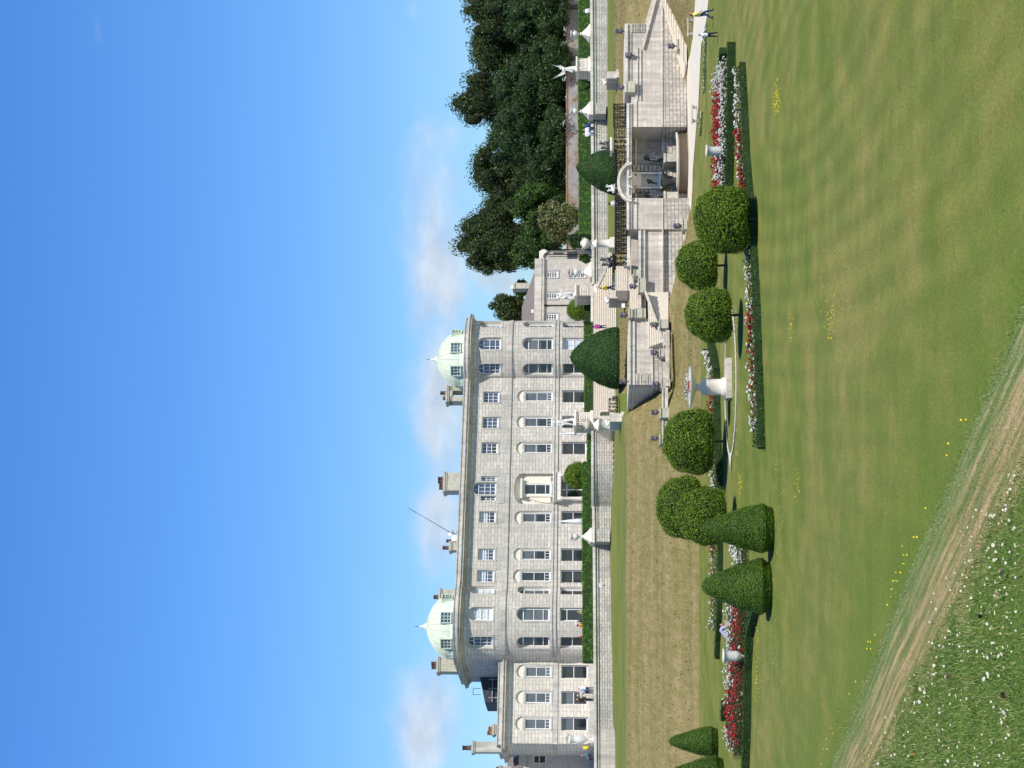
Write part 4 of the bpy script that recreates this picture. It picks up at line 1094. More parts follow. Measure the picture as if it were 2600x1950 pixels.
# sphinx-like crouching figures' sloped pedestals
def slopeped(y, xt, xb, w_px, Y0, label):
    c = pl(xb, y, Y0); t = thing('stone_plinth', c, label, 'plinth', 'plinths with small white crouching figures'); sc_ = F / c.y; hw_ = w_px / sc_ / 2
    zt_ = pl(xt, y, Y0).z; w = MB(); ax = (E, N, Vector((0, 0, 1))); cc = c + B * 1.2
    w.box(Vector((cc.x, cc.y, (zt_ + c.z) / 2 - .4)), (hw_, 1.2, (zt_ - c.z) / 2 + .4), 0, ax)
    w.box(Vector((cc.x, cc.y, c.z + .2)) + N * .5, (hw_ * 1.15, 1.0, .5), 0, ax)
    w.build('block', M['perron'], t); return Vector((cc.x, cc.y, zt_)) + N * .3
ST['sph1'] = slopeped(747, 1547, 1590, 22, 170, 'square stone plinth at the foot of the grand stair by the yellow shirted visitor')
ST['sph2'] = slopeped(1060, 1549, 1596, 22, 168, 'square stone plinth at the left end of the stair below the globe urn')
ST['sph3'] = slopeped(190, 1541, 1582, 20, 176, 'stepped stone plinth on the right platform near the winged statue')
# round columns with globe urns
def roundcol(y, xt, xb, w_px, Y0, label):
    c = pl(xb, y, Y0); t = thing('round_pedestal', c, label, 'pedestal', 'round pedestals carrying ribbed globe urns'); sc_ = F / c.y; r = w_px / sc_ / 2
    zt_ = pl(xt, y, Y0).z; zb_ = c.z; H = zt_ - zb_; cc = c + B * r
    w = MB(); w.lathe((cc.x, cc.y, 0), [(r * 1.05, zb_), (r * 1.05, zb_ + .2), (r * .95, zb_ + .25), (r * .92, zb_ + H * .68), (r * 1.12, zb_ + H * .71), (r * 1.12, zb_ + H * .78), (r * .9, zb_ + H * .8), (r * .35, zt_), (.01, zt_)], 24)
    w.build('drum', M['stonepale'], t); return Vector((cc.x, cc.y, zt_)), r
c1, r1 = roundcol(614, 1502, 1550, 21, 180, 'round pale pedestal under a ribbed globe urn at the right edge of the stair')
w = MB(); rs(w, 1548, 1560, 602, 628, 180, 1.3); w.build('plinth', M['stonepale'], COL.objects['round_pedestal'])
c2, r2 = roundcol(1075, 1506, 1560, 28, 172, 'broad round pedestal with arched opening under the left globe urn')
w = MB(); P = [pl(1520, 1055, 171.5), pl(1520, 1066, 171.5)]
w = MB()
for i in range(8):
    a0, a1 = pi * i / 8, pi * (i + 1) / 8
    ps(w, [(1530 - 11 * sin(a0), 1052 + 11 * cos(a0)), (1530 - 11 * sin(a1), 1052 + 11 * cos(a1)), (1530 - 7 * sin(a1), 1052 + 7 * cos(a1)), (1530 - 7 * sin(a0), 1052 + 7 * cos(a0))], 173, 1.2)
rs(w, 1530, 1548, 1041, 1045, 173, 1.2); rs(w, 1530, 1548, 1059, 1063, 173, 1.2)
w.build('arched_opening', M['stonepale'], COL.objects['round_pedestal.001'])
# ---------------------------------------------------------------- service wing
sv = thing('service_wing', pl(1497, 740, 222), 'lower grey rendered wing with purple slate roof and small white sash windows', 'building')
SO = 222 
def SP_(y): return pl(1440, y, SO)
ssa = pl(1440, 830, SO); sp0 = ssa
class SPath(Path):
    def w(s, t, z, d=0.0):
        return Vector((sp0.x, sp0.y, 0)) + E * t - N * d + Vector((0, 0, z))
Ltot = (pl(1440, 659, SO) - sp0).dot(E)
SPt = SPath([(0, 0), (Ltot, 0)])
def SZ(x): return pl(x, 740, SO).z
def st_(y): return (pl(1440, y, SO) - sp0).dot(E)
sops = []
for y in (697, 751, 805):
    for x0, x1 in ((1388, 1416), (1447, 1486)):
        sops.append(dict(t0=st_(y) - .42, t1=st_(y) + .42, z0=SZ(x1), z1=SZ(x0), arch=0, d=.2))
w = MB(); wall(w, SPt, 0, Ltot, SZ(1500) - .8, SZ(1383), sops)
g0 = SPt.w(Ltot, 0); w.quad(g0 + Vector((0, 0, SZ(1500) - .8)), g0 + B * 9 + Vector((0, 0, SZ(1500) - .8)), g0 + B * 9 + Vector((0, 0, SZ(1383))), g0 + Vector((0, 0, SZ(1383))))
w.build('wall', [M['stucco'], M['white']], sv)
for o in sops:
    window(sv, SPt, o, 'rect', 'glass', 3, (.25, .5, .75), dd=.2)
    w = MB()
    for a, b in ((o['t0'] - .16, o['t0']), (o['t1'], o['t1'] + .16)): fbox(w, SPt, a, b, o['z0'] - .2, o['z1'] + .15, -.05, .02)
    fbox(w, SPt, o['t0'], o['t1'], o['z1'], o['z1'] + .15, -.05, .02); w.build('window_surround', M['lead'], sv)
w = MB(); fbox(w, SPt, -1, Ltot + .15, SZ(1383), SZ(1357), -.02, .5); fbox(w, SPt, -1, Ltot + .2, SZ(1381), SZ(1377), -.3, -.02); fbox(w, SPt, -1, Ltot + .2, SZ(1375), SZ(1373), -.15, -.02)
w.build('parapet', M['trim'], sv)
w = MB(); a, b = SPt.w(-2, SZ(1358), .4), SPt.w(Ltot - 1.2, SZ(1358), .4); c, d = SPt.w(-2, SZ(1322), 4.5), SPt.w(st_(744), SZ(1322), 4.5)
e_ = SPt.w(Ltot - 1.2, SZ(1358), 9)
w.quad(a, b, d, c); w.poly([b, e_, d]); w.quad(c, d, e_, SPt.w(-2, SZ(1358), 9)); w.build('roof', M['slate'], sv)
w = MB(); w.tube([SPt.w(st_(776), SZ(1383), -.12), SPt.w(st_(776), SZ(1500), -.12)], .07, 6); w.tube([SPt.w(st_(776), SZ(1384), -.12), SPt.w(st_(776), SZ(1389), -.12)], .15, 6); w.build('drainpipe', M['iron'], sv)
w = MB(); q = SPt.w(st_(784), SZ(1352), .9); w.box(q, (.22, .12, .15), 0, (E, N, Vector((0, 0, 1)))); w.build('floodlight', M['white'], sv)
w = MB(); q = SPt.w(st_(706), 0, 3); w.box(Vector((q.x, q.y, SZ(1326))), (.38, .6, SZ(1302) - SZ(1326)), 0, (E, N, Vector((0, 0, 1)))); w.box(Vector((q.x, q.y, SZ(1302))), (.47, .7, .12), 0, (E, N, Vector((0, 0, 1))))
sc_ = w.build('chimney', M['greystone'], sv)
w = MB(); w.lathe((q.x, q.y, 0), [(.3, SZ(1302)), (.34, SZ(1300)), (.25, SZ(1296)), (.2, SZ(1295))], 8); w.build('chimney_pot', M['stonepale'], sc_)
# small gabled block on its right
gb_ = thing('garden_pavilion', pl(1497, 648, 224), 'small pale curved gable house end with dark slates between the service wing and trees', 'building')
w = MB(); ps(w, [(1500, 637), (1384, 637), (1372, 641), (1369, 650), (1373, 659), (1400, 660), (1500, 660)], 224, 5); w.build('wall', M['stucco'], gb_)
w = MB(); ps(w, [(1369, 638), (1369, 660), (1374, 660), (1377, 655), (1381, 645), (1390, 637), (1390, 633), (1378, 633)], 223.7, .5); w.build('gable', M['stonepale'], gb_)
w = MB(); rs(w, 1405, 1430, 641, 645, 223.9, .1); rs(w, 1440, 1465, 638, 656, 223.9, .1); w.build('shutter', M['darkslate'], gb_)
w = MB()
for y in (646, 634): w.tube([pl(1385, y, 223.6), pl(1495, y, 223.6)], .06, 5)
w.build('drainpipe', M['iron'], gb_)
# old garden wall with rust coloured growth behind the hedge
k = NT('lichened_wall', .9, .15)
f = k.noise(k.coord('World', (1, 1, 1)), .45, 6, .7); f2 = k.noise(k.coord('World', (1, 1, 2)), 1.6, 5, .75)
c = k.ramp(f2, [(.3, (.20, .185, .175)), (.7, (.36, .33, .31))])
c = k.mix(k.ramp(f, [(.5, (0,) * 3), (.60, (1,) * 3)]), c, k.ramp(f2, [(.4, (.32, .28, .25)), (.55, (.20, .105, .06))]))
M['oldwall'] = k.col(c)
ow = thing('garden_wall', pl(1470, 300, 226), 'old grey garden wall with brick capping and rust red creeper behind the hedge', 'wall')
w = MB(); rs(w, 1440, 1500, -300, 640, 226, .6); w.build('wall_face', M['oldwall'], ow)
w = MB(); rs(w, 1437, 1440.5, -300, 640, 225.9, .9); w.build('brick_cap', M['terracotta_or'], ow)
# ---------------------------------------------------------------- low wall with urn piers on the bank
lw_ = thing('low_wall', pl(1700, 1040, 154), 'low stone wall running left across the dry bank between urn piers', 'wall')
LOWY = 155.5
w = MB()
rs(w, 1684, 1696, 983, 1040, LOWY, .5); rs(w, 1684, 1696, 1058, 1108, LOWY, .5)
rs(w, 1690, 1700, 838, 980, LOWY, .6)
w.build('wall_face', M['perron'], lw_)
w = MB()
for y0, y1, x0 in ((1036, 1060, 1676), (1103, 1126, 1675)): rs(w, x0, 1700, y0, y1, LOWY - .5, 1.0); rs(w, x0 - 1, x0 + 2, y0 - 1, y1 + 1, LOWY - .6, 1.2)
w.build('pier', M['greystone'], lw_)
w = MB(); rs(w, 1681.5, 1684.5, 983, 1040, LOWY - .1, .7); rs(w, 1681.5, 1684.5, 1058, 1108, LOWY - .1, .7); w.build('coping', M['coping'], lw_)
# ---------------------------------------------------------------- urns
def urn_local(H, R, kind):
    """profiles as (r,z) fractions"""
    if kind == 'white': return [(.34, 0), (.34, .06), (.14, .12), (.10, .2), (.16, .26), (.42, .36), (.55, .5), (.57, .62), (.42, .72), (.40, .84), (.62, .93), (.64, 1.0), (.5, 1.0), (.36, .86)]
    if kind == 'bell': return [(.36, 0), (.36, .07), (.16, .14), (.12, .24), (.3, .33), (.48, .42), (.52, .52), (.5, .75), (.62, .92), (.74, .96), (.74, 1.0), (.55, 1.0), (.4, .8)]
    if kind == 'metal': return [(.22, 0), (.22, .08), (.08, .16), (.14, .26), (.42, .4), (.52, .55), (.5, .68), (.36, .78), (.34, .86), (.5, .98), (.42, 1.0), (.3, .9)]
    if kind == 'globe': return [(.2, 0), (.2, .05), (.1, .12), (.3, .2), (.62, .36), (.74, .54), (.7, .72), (.5, .86), (.3, .92), (.42, .98), (.2, 1.02), (.01, 1.02)]
def make_urn(p, H, W, kind, mat, label, cat='urn', group=None, flowers=None, handles=False, name='garden_urn'):
    t = thing(name, p, label, cat, group)
    m = lmb(); pr = urn_local(1, 1, kind); mr = max(r for r, z in pr)
    m.lathe((0, 0, 0), [(r / mr * W / 2, z * H) for r, z in pr], 20, 0, True, flute=.05 if kind == 'globe' else 0, nf=20 if kind == 'globe' else 12)
    m.build('bowl', M[mat], t)
    if handles:
        for s in (-1, 1):
            h = lmb(); x = s * W * .36
            h.tube([(x, 0, H * .58), (x + s * W * .22, 0, H * .68), (x + s * W * .2, 0, H * .86), (x + s * W * .02, 0, H * .88)], W * .035, 6); h.build('handle', M[mat], t)
    if flowers:
        f = lmb(); rr = random.Random(int(p[0] * 100) & 255)
        for i in range(70):
            a = rr.uniform(0, 2 * pi); q = sqrt(rr.random()) * W * .52; z = H * 1.0 + (W * .3) * (1 - (q / (W * .55)) ** 2) * rr.uniform(.6, 1.1)
            leafcard(f, Vector((cos(a) * q, sin(a) * q, z)), .07, rr, 0 if rr.random() < .75 else 1)
        f.build('flowers', [M[flowers], M['box']], t)
    return t
def leafcard(m, p, s, rr, mat=0, nrm=None, jitter=1.0):
    """one small bent leaf"""
    if nrm is None: n = Vector((rr.gauss(0, 1), rr.gauss(0, 1), rr.gauss(0, 1)))
    else: n = nrm + Vector((rr.gauss(0, 1), rr.gauss(0, 1), rr.gauss(0, 1))) * jitter
    if n.length < 1e-6: n = Vector((0, 0, 1))
    n.normalize(); a = n.orthogonal().normalized(); th = rr.uniform(0, 2 * pi); b = n.cross(a)
    u = a * cos(th) + b * sin(th); v = n.cross(u); s *= rr.uniform(.6, 1.3)
    m.v.extend((p - u * s, p + v * s * .5, p + u * s, p - v * s * .5)); q = len(m.v)
    m.f.append((q - 4, q - 3, q - 2, q - 1)); m.m.append(mat); m.uv.append(None); m.sm.append(False)
# white urns on the stepped piers
lab = ['white stone urn on the stepped pier left of the closed parasol', 'white flat rimmed urn on the stepped pier above the two seated visitors', 'white flat rimmed urn above the hedge at the far right', 'white urn with flowers in front of the service wing windows']
for i, (p, y) in enumerate(piertops):
    s_ = F / p.y
    xt = 1447 if i < 3 else 1447
    H = (pl(xt, y, 195).z - p.z); make_urn(p - Vector((0, 0, .05)), H, (18 if i != 3 else 22) / s_, 'white', 'marble', lab[i], group='white urns on the terrace piers', flowers='red' if i == 3 else None, handles=True)
p = pl(1506, 1878, TW0 + 3); p.z = -.3; s_ = F / p.y
make_urn(Vector((p.x, p.y, -.3)), 63 / s_, 26 / s_, 'white', 'marble', 'large white urn on a foot against the left wing beside the seated visitors', handles=True, flowers='box')
make_urn(c1 - Vector((0, 0, .1)), 30 / (F / c1.y), 26 / (F / c1.y), 'globe', 'stonepale', 'ribbed stone globe urn with scroll handles against the dark shrubs', group='ribbed globe urns', handles=True)
make_urn(c2 - Vector((0, 0, .1)), 27 / (F / c2.y), 24 / (F / c2.y), 'globe', 'greystone', 'ribbed stone globe urn on the broad round pedestal left of the stair', group='ribbed globe urns', handles=True)
# small metal urns with purple flowers: (x_foot, y, plane, label)
UR = [(1587, 79, PY + .5, 'at the upper right end of the fountain terrace'), (1611, 140, PY - .35, 'above the long shadow on the right wing wall'), (1719, 117, PY - 1.9, 'low on the right pier nearest the second bench'), (1590, 222, PY + 1.0, 'on the right coping beside the stepped plinth'),
      (1733, 573, PY - .1, 'on the low pier left of the fountain near the biggest ball tree'), (1622, 727, PY + .1, 'at the turn of the stair below the yellow shirted visitor'), (1597, 800, PY - .1, 'on the coping in front of the dark yew dome'),
      (1675, 824, PY - 1.2, 'on the square pier at the foot of the left outer stair'), (1675, 895, PY - .7, 'on the second pier of the left outer stair'), (1597.5, 968.5, PY + .1, 'on the upper coping at the left end of the fountain terrace'),
      (1680, 975, PY - 1.0, 'partly shaded on the corner pier of the fountain terrace'), (1677, 1047, LOWY - .1, 'on the middle pier of the low wall across the dry bank'), (1676, 1113, LOWY - .1, 'on the last pier of the low wall beside a clipped tree')]
for x, y, Y_, l_ in UR:
    p = pl(x, y, Y_); s_ = F / p.y
    make_urn(p, 19 / s_, 15 / s_, 'metal', 'leadurn', 'dark urn ' + l_, group='metal urns with purple flowers', flowers='purple')
# two white urns in the rose beds
p = gz(1860, 383, LAWN); s_ = F / p.y; make_urn(Vector((p.x, p.y, LAWN)), (1860 - 1793) / s_, 32 / s_, 'bell', 'marble', 'large white bell shaped urn standing in the red and white roses at right', name='garden_urn')
p = gz(1902, 1666, LAWN); s_ = F / p.y; make_urn(Vector((p.x, p.y, LAWN)), (1900 - 1834) / s_, 38 / s_, 'bell', 'marble', 'large white bell shaped urn in the left rose bed near the kneeling gardener', name='garden_urn')
# ---------------------------------------------------------------- tazza: flat bowl of flowers on a drum, in a ring bed
tz = gz(1856, 983, LAWN); s_ = F / tz.y
t = thing('flower_tazza', Vector((tz.x, tz.y, LAWN)), 'wide shallow stone bowl planted with white and scarlet flowers on a round pedestal', 'planter')
def Zt(x): return at(x, 983, tz.y).z - LAWN
m = lmb(); m.box((.5, .1, .17), (44 / s_ * 1.15, .95, .17), 0, (Vector((cos(.1), sin(.1), 0)), Vector((-sin(.1), cos(.1), 0)), Vector((0, 0, 1)))); m.build('slab', M['perron'], t)
z0 = .34; r_ = 21 / s_
m = lmb(); m.lathe((0, 0, 0), [(r_ * 1.18, z0), (r_ * 1.18, z0 + .18), (r_ * 1.05, z0 + .26), (r_ * .98, z0 + .34), (r_ * .98, Zt(1798)), (r_ * 1.05, Zt(1796)), (r_ * 1.05, Zt(1793)), (r_ * .95, Zt(1791)), (r_ * .93, Zt(1783)), (r_ * .5, Zt(1780)), (.01, Zt(1780))], 32); m.build('drum', M['stonepale'], t)
m = lmb(); R_ = 53.5 / s_
m.lathe((0, 0, 0), [(r_ * .55, Zt(1781)), (r_ * .4, Zt(1775)), (r_ * .42, Zt(1770)), (r_ * .6, Zt(1766)), (R_ * .55, Zt(1762)), (R_ * .8, Zt(1757)), (R_ * .98, Zt(1753)), (R_, Zt(1751.5)), (R_ * .95, Zt(1751)), (R_ * .7, Zt(1754))], 40, flute=.0); m.build('bowl', M['marble'], t)
fm = lmb(); rr = random.Random(5)
for i in range(700):
    a = rr.uniform(0, 2 * pi); q = sqrt(rr.random()) * R_ * .68; z = Zt(1751) + .18 * (1 - (q / R_) ** 2) + rr.uniform(0, .14)
    leafcard(fm, Vector((cos(a) * q, sin(a) * q, z)), .06, rr, 0 if rr.random() < .7 else 1)
fm.build('white_flowers', [M['whitepetal'], M['roseleaf']], t)
fm = lmb()
for i in range(350):
    a = rr.uniform(0, 2 * pi); q = sqrt(rr.random()) * R_ * .30; z = Zt(1746) + rr.uniform(-.1, .10)
    leafcard(fm, Vector((cos(a) * q, sin(a) * q, z)), .055, rr)
fm.build('scarlet_flowers', M['scarlet'], t)
fm = lmb()
for i in range(600):
    a = 2 * pi * i / 600; leafcard(fm, Vector((cos(a) * R_ * .97, sin(a) * R_ * .97, Zt(1752) + rr.uniform(-.03, .04))), .05, rr)
k = leafmat('silver_edging_leaf', (.3, .33, .36), (.48, .52, .55), (.65, .68, .7), 2, .1); M['silver'] = k
fm.build('edging', M['silver'], t)
# ring of pale edging stones around it
m = MB(); rc = Vector((tz.x + .3, tz.y, LAWN)); RX = 4.75
def ringp(a, r): return rc + Vector((cos(a) * r, sin(a) * r, .03))
for i in range(64):
    a, b = 2 * pi * i / 64, 2 * pi * (i + .96) / 64
    m.prism([ringp(a, RX), ringp(b, RX), ringp(b, RX - .22), ringp(a, RX - .22)], (0, 0, .05))
q = rc + Vector((-RX - .9, 0, 0)); m.prism([q + Vector((0, -.25, .02)), ringp(pi - .22, RX), ringp(pi + .22, RX), q + Vector((0, .25, .02))][:4], (0, 0, .04))
tag(m.build('stone_ring', M['gravel']), 'thin pale stone edging ring around the flower bowl', 'edging')
# ---------------------------------------------------------------- stone benches
def bench(xs, xf, y0, y1, label, mat):
    a = gz(xf, y1, LAWN); b = gz(xf, y0, LAWN); c = (a + b) / 2; L = (b - a).length; h = (xf - xs) / (F / c.y)
    t = thing('stone_bench', Vector((c.x, c.y, LAWN)), label, 'bench', 'stone benches by the gravel path', rz=atan2(b.y - a.y, b.x - a.x))
    m = lmb(); m.box((0, 0, h - .05), (L / 2, .25, .05)); m.build('seat', M[mat], t)
    for s in (-1, 1):
        m = lmb()
        for k_, (w_, z_) in enumerate(((.22, .04), (.13, .12), (.10, .22), (.13, .3), (.2, h - .12))):
            m.box((s * (L / 2 - .2), 0, z_), (w_ * .7, .2, .055))
        m.build('leg', M[mat], t)
bench(1756, 1771, 266, 313, 'grey stone bench on the gravel path in front of the right wing wall', 'greystone')
bench(1745, 1760, 46, 92, 'grey stone bench on the grass edge near the walking woman in yellow', 'greystone')
# ---------------------------------------------------------------- bodies: capsules fused by a voxel remesh into one surface
def fuse(name, caps, mats, parent=None, voxel=.03, loc=None):
    """caps: (p0,r0,p1,r1,matindex)"""
    m = lmb()
    for p0, r0, p1, r1, mi in caps:
        p0, p1 = Vector(p0), Vector(p1); d = p1 - p0; L = d.length
        m.ball(p0, r0, 0, 10, 7)
        if L > 1e-4:
            m.ball(p1, r1, 0, 10, 7); m.tube([p0, p1], [r0, r1], 10)
    o = m.build(name, mats[0], None)
    mod = o.modifiers.new('r', 'REMESH'); mod.mode = 'VOXEL'; mod.voxel_size = voxel
    sm = o.modifiers.new('s', 'SMOOTH'); sm.factor = .5; sm.iterations = 2
    dg = bpy.context.evaluated_depsgraph_get(); me = bpy.data.meshes.new_from_object(o.evaluated_get(dg))
    o.modifiers.clear(); old = o.data; o.data = me; bpy.data.meshes.remove(old)
    me.materials.clear()
    for q in mats: me.materials.append(q)
    if len(mats) > 1:
        for pg in me.polygons:
            c = pg.center; best = 9; bi = 0
            for p0, r0, p1, r1, mi in caps:
                p0, p1 = Vector(p0), Vector(p1); d = p1 - p0; L2 = d.length_squared
                tt = 0 if L2 < 1e-8 else max(0, min(1, (c - p0).dot(d) / L2)); dist = (c - p0 - d * tt).length / max(.01, lerp(r0, r1, tt))
                if dist < best: best = dist; bi = mi
            pg.material_index = bi
    for pg in me.polygons: pg.use_smooth = True
    if parent: o.parent = parent; KIDS.setdefault(parent.name, []).append(o)
    return o
def V(*a): return Vector(a)
def person(p, H, label, top, legs, rz=0, pose='stand', hair='hair', group='visitors in the garden', extra=None, cat='person', bare=False):
    """standing height H; x to the figure's left, faces -y"""
    t = thing('person', p, label, cat, group if cat == 'person' else None, rz=rz)
    k_ = H / 1.7
    mats = [M['skin'], top, legs, M['hair']]
    S_, T_, L_, SH = 0, 1, 2, 3
    hip = V(0, 0, .93); ch = V(0, .0, 1.28); nk = V(0, .0, 1.46); hd = V(0, -.02, 1.60)
    fl = V(.11, 0, 0); knL, knR, ftL, ftR = V(.10, -.03, .50), V(-.10, -.03, .50), V(.11, .0, .07), V(-.11, .0, .07)
    shL, shR = V(.19, 0, 1.40), V(-.19, 0, 1.40); elL, elR = V(.25, .03, 1.13), V(-.25, .03, 1.13); haL, haR = V(.25, -.08, .88), V(-.25, -.08, .88)
    if pose == 'walk': knL, ftL, knR, ftR = V(.09, -.2, .52), V(.09, -.26, .08), V(-.09, .02, .50), V(-.09, .28, .12); elL, haL = V(.24, .12, 1.15), V(.23, .1, .9); elR, haR = V(-.25, -.1, 1.14), V(-.22, -.25, .95)
    if pose == 'arms': elL, haL = V(.40, -.05, 1.22), V(.60, -.16, 1.06); elR, haR = V(-.42, -.05, 1.32), V(-.62, -.12, 1.2); knL, ftL = V(.14, -.04, .5), V(.2, 0, .07); knR, ftR = V(-.12, -.04, .5), V(-.14, 0, .07)
    if pose == 'hip': elL, haL = V(.36, .05, 1.16), V(.2, -.1, 1.08)
    if pose == 'camera': elL, haL = V(.24, -.16, 1.2), V(.08, -.3, 1.42); elR, haR = V(-.24, -.16, 1.2), V(-.08, -.3, 1.42)
    if pose == 'sit':
        hip = V(0, .05, .5); ch = V(0, .03, .87); nk = V(0, .02, 1.05); hd = V(0, 0, 1.19); knL, knR, ftL, ftR = V(.12, -.4, .5), V(-.12, -.4, .5), V(.12, -.42, .07), V(-.12, -.42, .07)
        shL, shR = V(.19, .02, 1.0), V(-.19, .02, 1.0); elL, elR = V(.25, -.05, .74), V(-.25, -.05, .74); haL, haR = V(.14, -.3, .62), V(-.14, -.3, .62)
    if pose == 'bend':
        hip = V(0, .30, .52); ch = V(0, -.05, .80); nk = V(0, -.22, .84); hd = V(0, -.36, .82); knL, knR = V(.14, -.10, .30), V(-.14, -.10, .30); ftL, ftR = V(.14, .25, .07), V(-.14, .25, .07)
        shL, shR = V(.19, -.13, .85), V(-.19, -.13, .85); elL, elR = V(.2, -.35, .62), V(-.2, -.35, .62); haL, haR = V(.12, -.58, .5), V(-.12, -.58, .5)
    hipL, hipR = hip + V(.09, 0, -.03), hip + V(-.09, 0, -.03)
    caps = [(hip, .145, ch, .155, T_), (ch, .15, nk - V(0, 0, .06), .12, T_), (shL, .075, shR, .075, T_), (hip, .14, hip - V(0, 0, .04), .14, L_),
            (nk - V(0, 0, .03), .055, hd, .055, S_), (hd, .095, hd + V(0, .0, .05), .10, S_), (hd + V(0, -.09, .0), .02, hd + V(0, -.1, -.02), .018, S_)]
    for a, b, c_ in ((hipL, knL, ftL), (hipR, knR, ftR)):
        caps += [(a, .10, b, .068, L_), (b, .066, c_, .048, L_), (c_ + V(0, .02, -.02), .045, c_ + V(0, -.15, -.035), .035, SH)]
    for a, b, c_ in ((shL, elL, haL), (shR, elR, haR)):
        u = (c_ - b).normalized(); mid = b.lerp(c_, .1)
        caps += [(a, .062, b, .046, T_), (b, .045, c_, .032, S_ if bare else T_), (c_, .03, c_ + u * .07, .036, S_)]
        side = u.cross(V(0, 0, 1)); side = side.normalized() if side.length > .1 else V(1, 0, 0)
        for fi, fo in enumerate((-.03, -.01, .01, .03)):
            b0 = c_ + u * .08 + side * fo; L_f = (.06, .075, .07, .055)[fi]
            caps += [(b0, .0115, b0 + u * L_f + V(0, -.012, 0), .009, S_)]
        caps += [(c_ + u * .03 + side * .03, .013, c_ + u * .07 + side * .065, .010, S_)]
    gw = lambda r, mi: r * k_ * (1.18 if mi in (1, 2) else 1.05)
    caps = [(a * k_, gw(r0, mi), b * k_, gw(r1, mi), mi) for a, r0, b, r1, mi in caps]
    body = fuse('body', caps, mats, t, .021)
    hcap = [((hd + V(0, .02, .06)) * k_, .107 * k_, (hd + V(0, .05, .0)) * k_, .095 * k_, 0)]
    fuse('hair', hcap, [M[hair]], t, .03)
    if extra: extra(t, k_, hd, ch, hip)
    return t
def bag(c):
    def f_(t, k_, hd, ch, hip):
        fuse('backpack', [((ch + V(0, .16, .05)) * k_, .12 * k_, (ch + V(0, .17, -.2)) * k_, .13 * k_, 0)], [c], t, .03)
    return f_
def hat(c):
    def f_(t, k_, hd, ch, hip):
        m = lmb(); m.lathe(hd * k_ + V(0, 0, .06 * k_), [(.2 * k_, 0), (.2 * k_, .015), (.11 * k_, .02), (.1 * k_, .1 * k_), (.01, .12 * k_)], 14); m.build('hat', c, t)
    return f_
C = {n_: cloth('cloth_' + n_, c_) for n_, c_ in dict(yellow=(.80, .70, .22), jeans=(.035, .06, .16), navy=(.02, .025, .05), white=(.78, .77, .8), khaki=(.36, .31, .2), orange=(.6, .25, .06), black=(.02, .02, .022), paleblue=(.38, .45, .62), magenta=(.5, .05, .35), bright=(.8, .6, .03), blue=(.03, .06, .22), red=(.3, .05, .06), grey=(.25, .25, .26), lilac=(.42, .42, .6), cream=(.6, .56, .45), teal=(.1, .2, .25)).items()}
p = gz(1812, 36, LAWN); person(V(p.x, p.y, LAWN), 59 / (F / p.y), 'woman in long yellow top and blue jeans walking at the right edge of the lawn', C['yellow'], C['jeans'], radians(70), 'walk', bare=True, group=None)
p = gz(1823, 88, LAWN); person(V(p.x, p.y, LAWN), 46 / (F / p.y) * 1.05, 'child in a white top and navy trousers with arms held out on the lawn', C['white'], C['navy'], radians(-25), 'arms', group=None)
p = gz(1893, 1600, LAWN + .0); p = gz(1868, 1603, LAWN); person(V(p.x, p.y, LAWN), 1.72, 'gardener in a pale lilac shirt bending over the roses of the left bed', C['lilac'], C['grey'], radians(95), 'bend', bare=True, group=None)
def terr(y, off=3.5, z=-.3): q = pl(1500, y, TW0 + off); return V(q.x, q.y, z)
TP = [(1554, 1.68, 'khaki', 'khaki', 'person in khaki standing on the terrace by the open door left of the bow', 'stand', 40, 'hair_light', None),
      (1577, 1.66, 'navy', 'navy', 'person in dark blue walking beside the orange backpack on the terrace', 'walk', 80, 'hair', None),
      (1588, 1.75, 'orange', 'black', 'person carrying an orange backpack on the terrace in front of the left bow', 'walk', 200, 'hair', bag(C['orange'])),
      (1618, 1.6, 'red', 'white', 'person in a dark red top and white trousers before the left hedge', 'walk', 100, 'hair', None),
      (1749, 1.6, 'white', 'jeans', 'visitor in white shirt and jeans, rightmost of the group below the left wing', 'stand', 30, 'hair_grey', None),
      (1757, 1.68, 'paleblue', 'navy', 'visitor in pale blue, second from right in the group below the left wing', 'hip', -20, 'hair_light', None),
      (1766, 1.66, 'cream', 'cream', 'visitor in cream hat and shirt in the middle of the group below the left wing', 'camera', 10, 'hair', hat(C['cream'])),
      (1777, 1.78, 'black', 'black', 'tall visitor in black at the left of the group below the left wing', 'stand', 60, 'hair', None)]
for y, H_, a, b, l_, po_, rz_, hr, ex in TP:
    person(terr(y), H_, l_, C[a], C[b], radians(rz_), po_, hr, extra=ex)
person(terr(1898), 1.65, 'seated visitor in a bright yellow top by the large urn at far left', C['bright'], C['grey'], radians(60), 'sit', 'hair_light')
person(terr(1918), 1.7, 'seated visitor in dark teal at the far left end of the terrace', C['teal'], C['navy'], radians(-40), 'sit', 'hair')
def wallsit(y, l_, a, b, hr, rz_=0):
    q = pl(1499.5, y, TW0 - .1, .1); z = pl(1499.5, y, TW0, .1).z; return person(V(q.x, q.y, z - .42) + B * .25, 1.65, l_, C[a], C[b], YAW + radians(rz_), 'sit', hr, group='visitors sitting on the right terrace wall')
wallsit(25, 'visitor in a pale shirt sitting on the wall at the far right', 'white', 'paleblue', 'hair_light')
wallsit(316, 'visitor in dark blue sitting on the wall, nearer the stepped pier', 'blue', 'blue', 'hair', 40)
wallsit(327, 'visitor in white and blue sitting in the middle of the wall pair', 'white', 'jeans', 'hair_light')
wallsit(338, 'visitor with pale top and pale trousers sitting left on the wall', 'white', 'paleblue', 'hair_grey', -20)
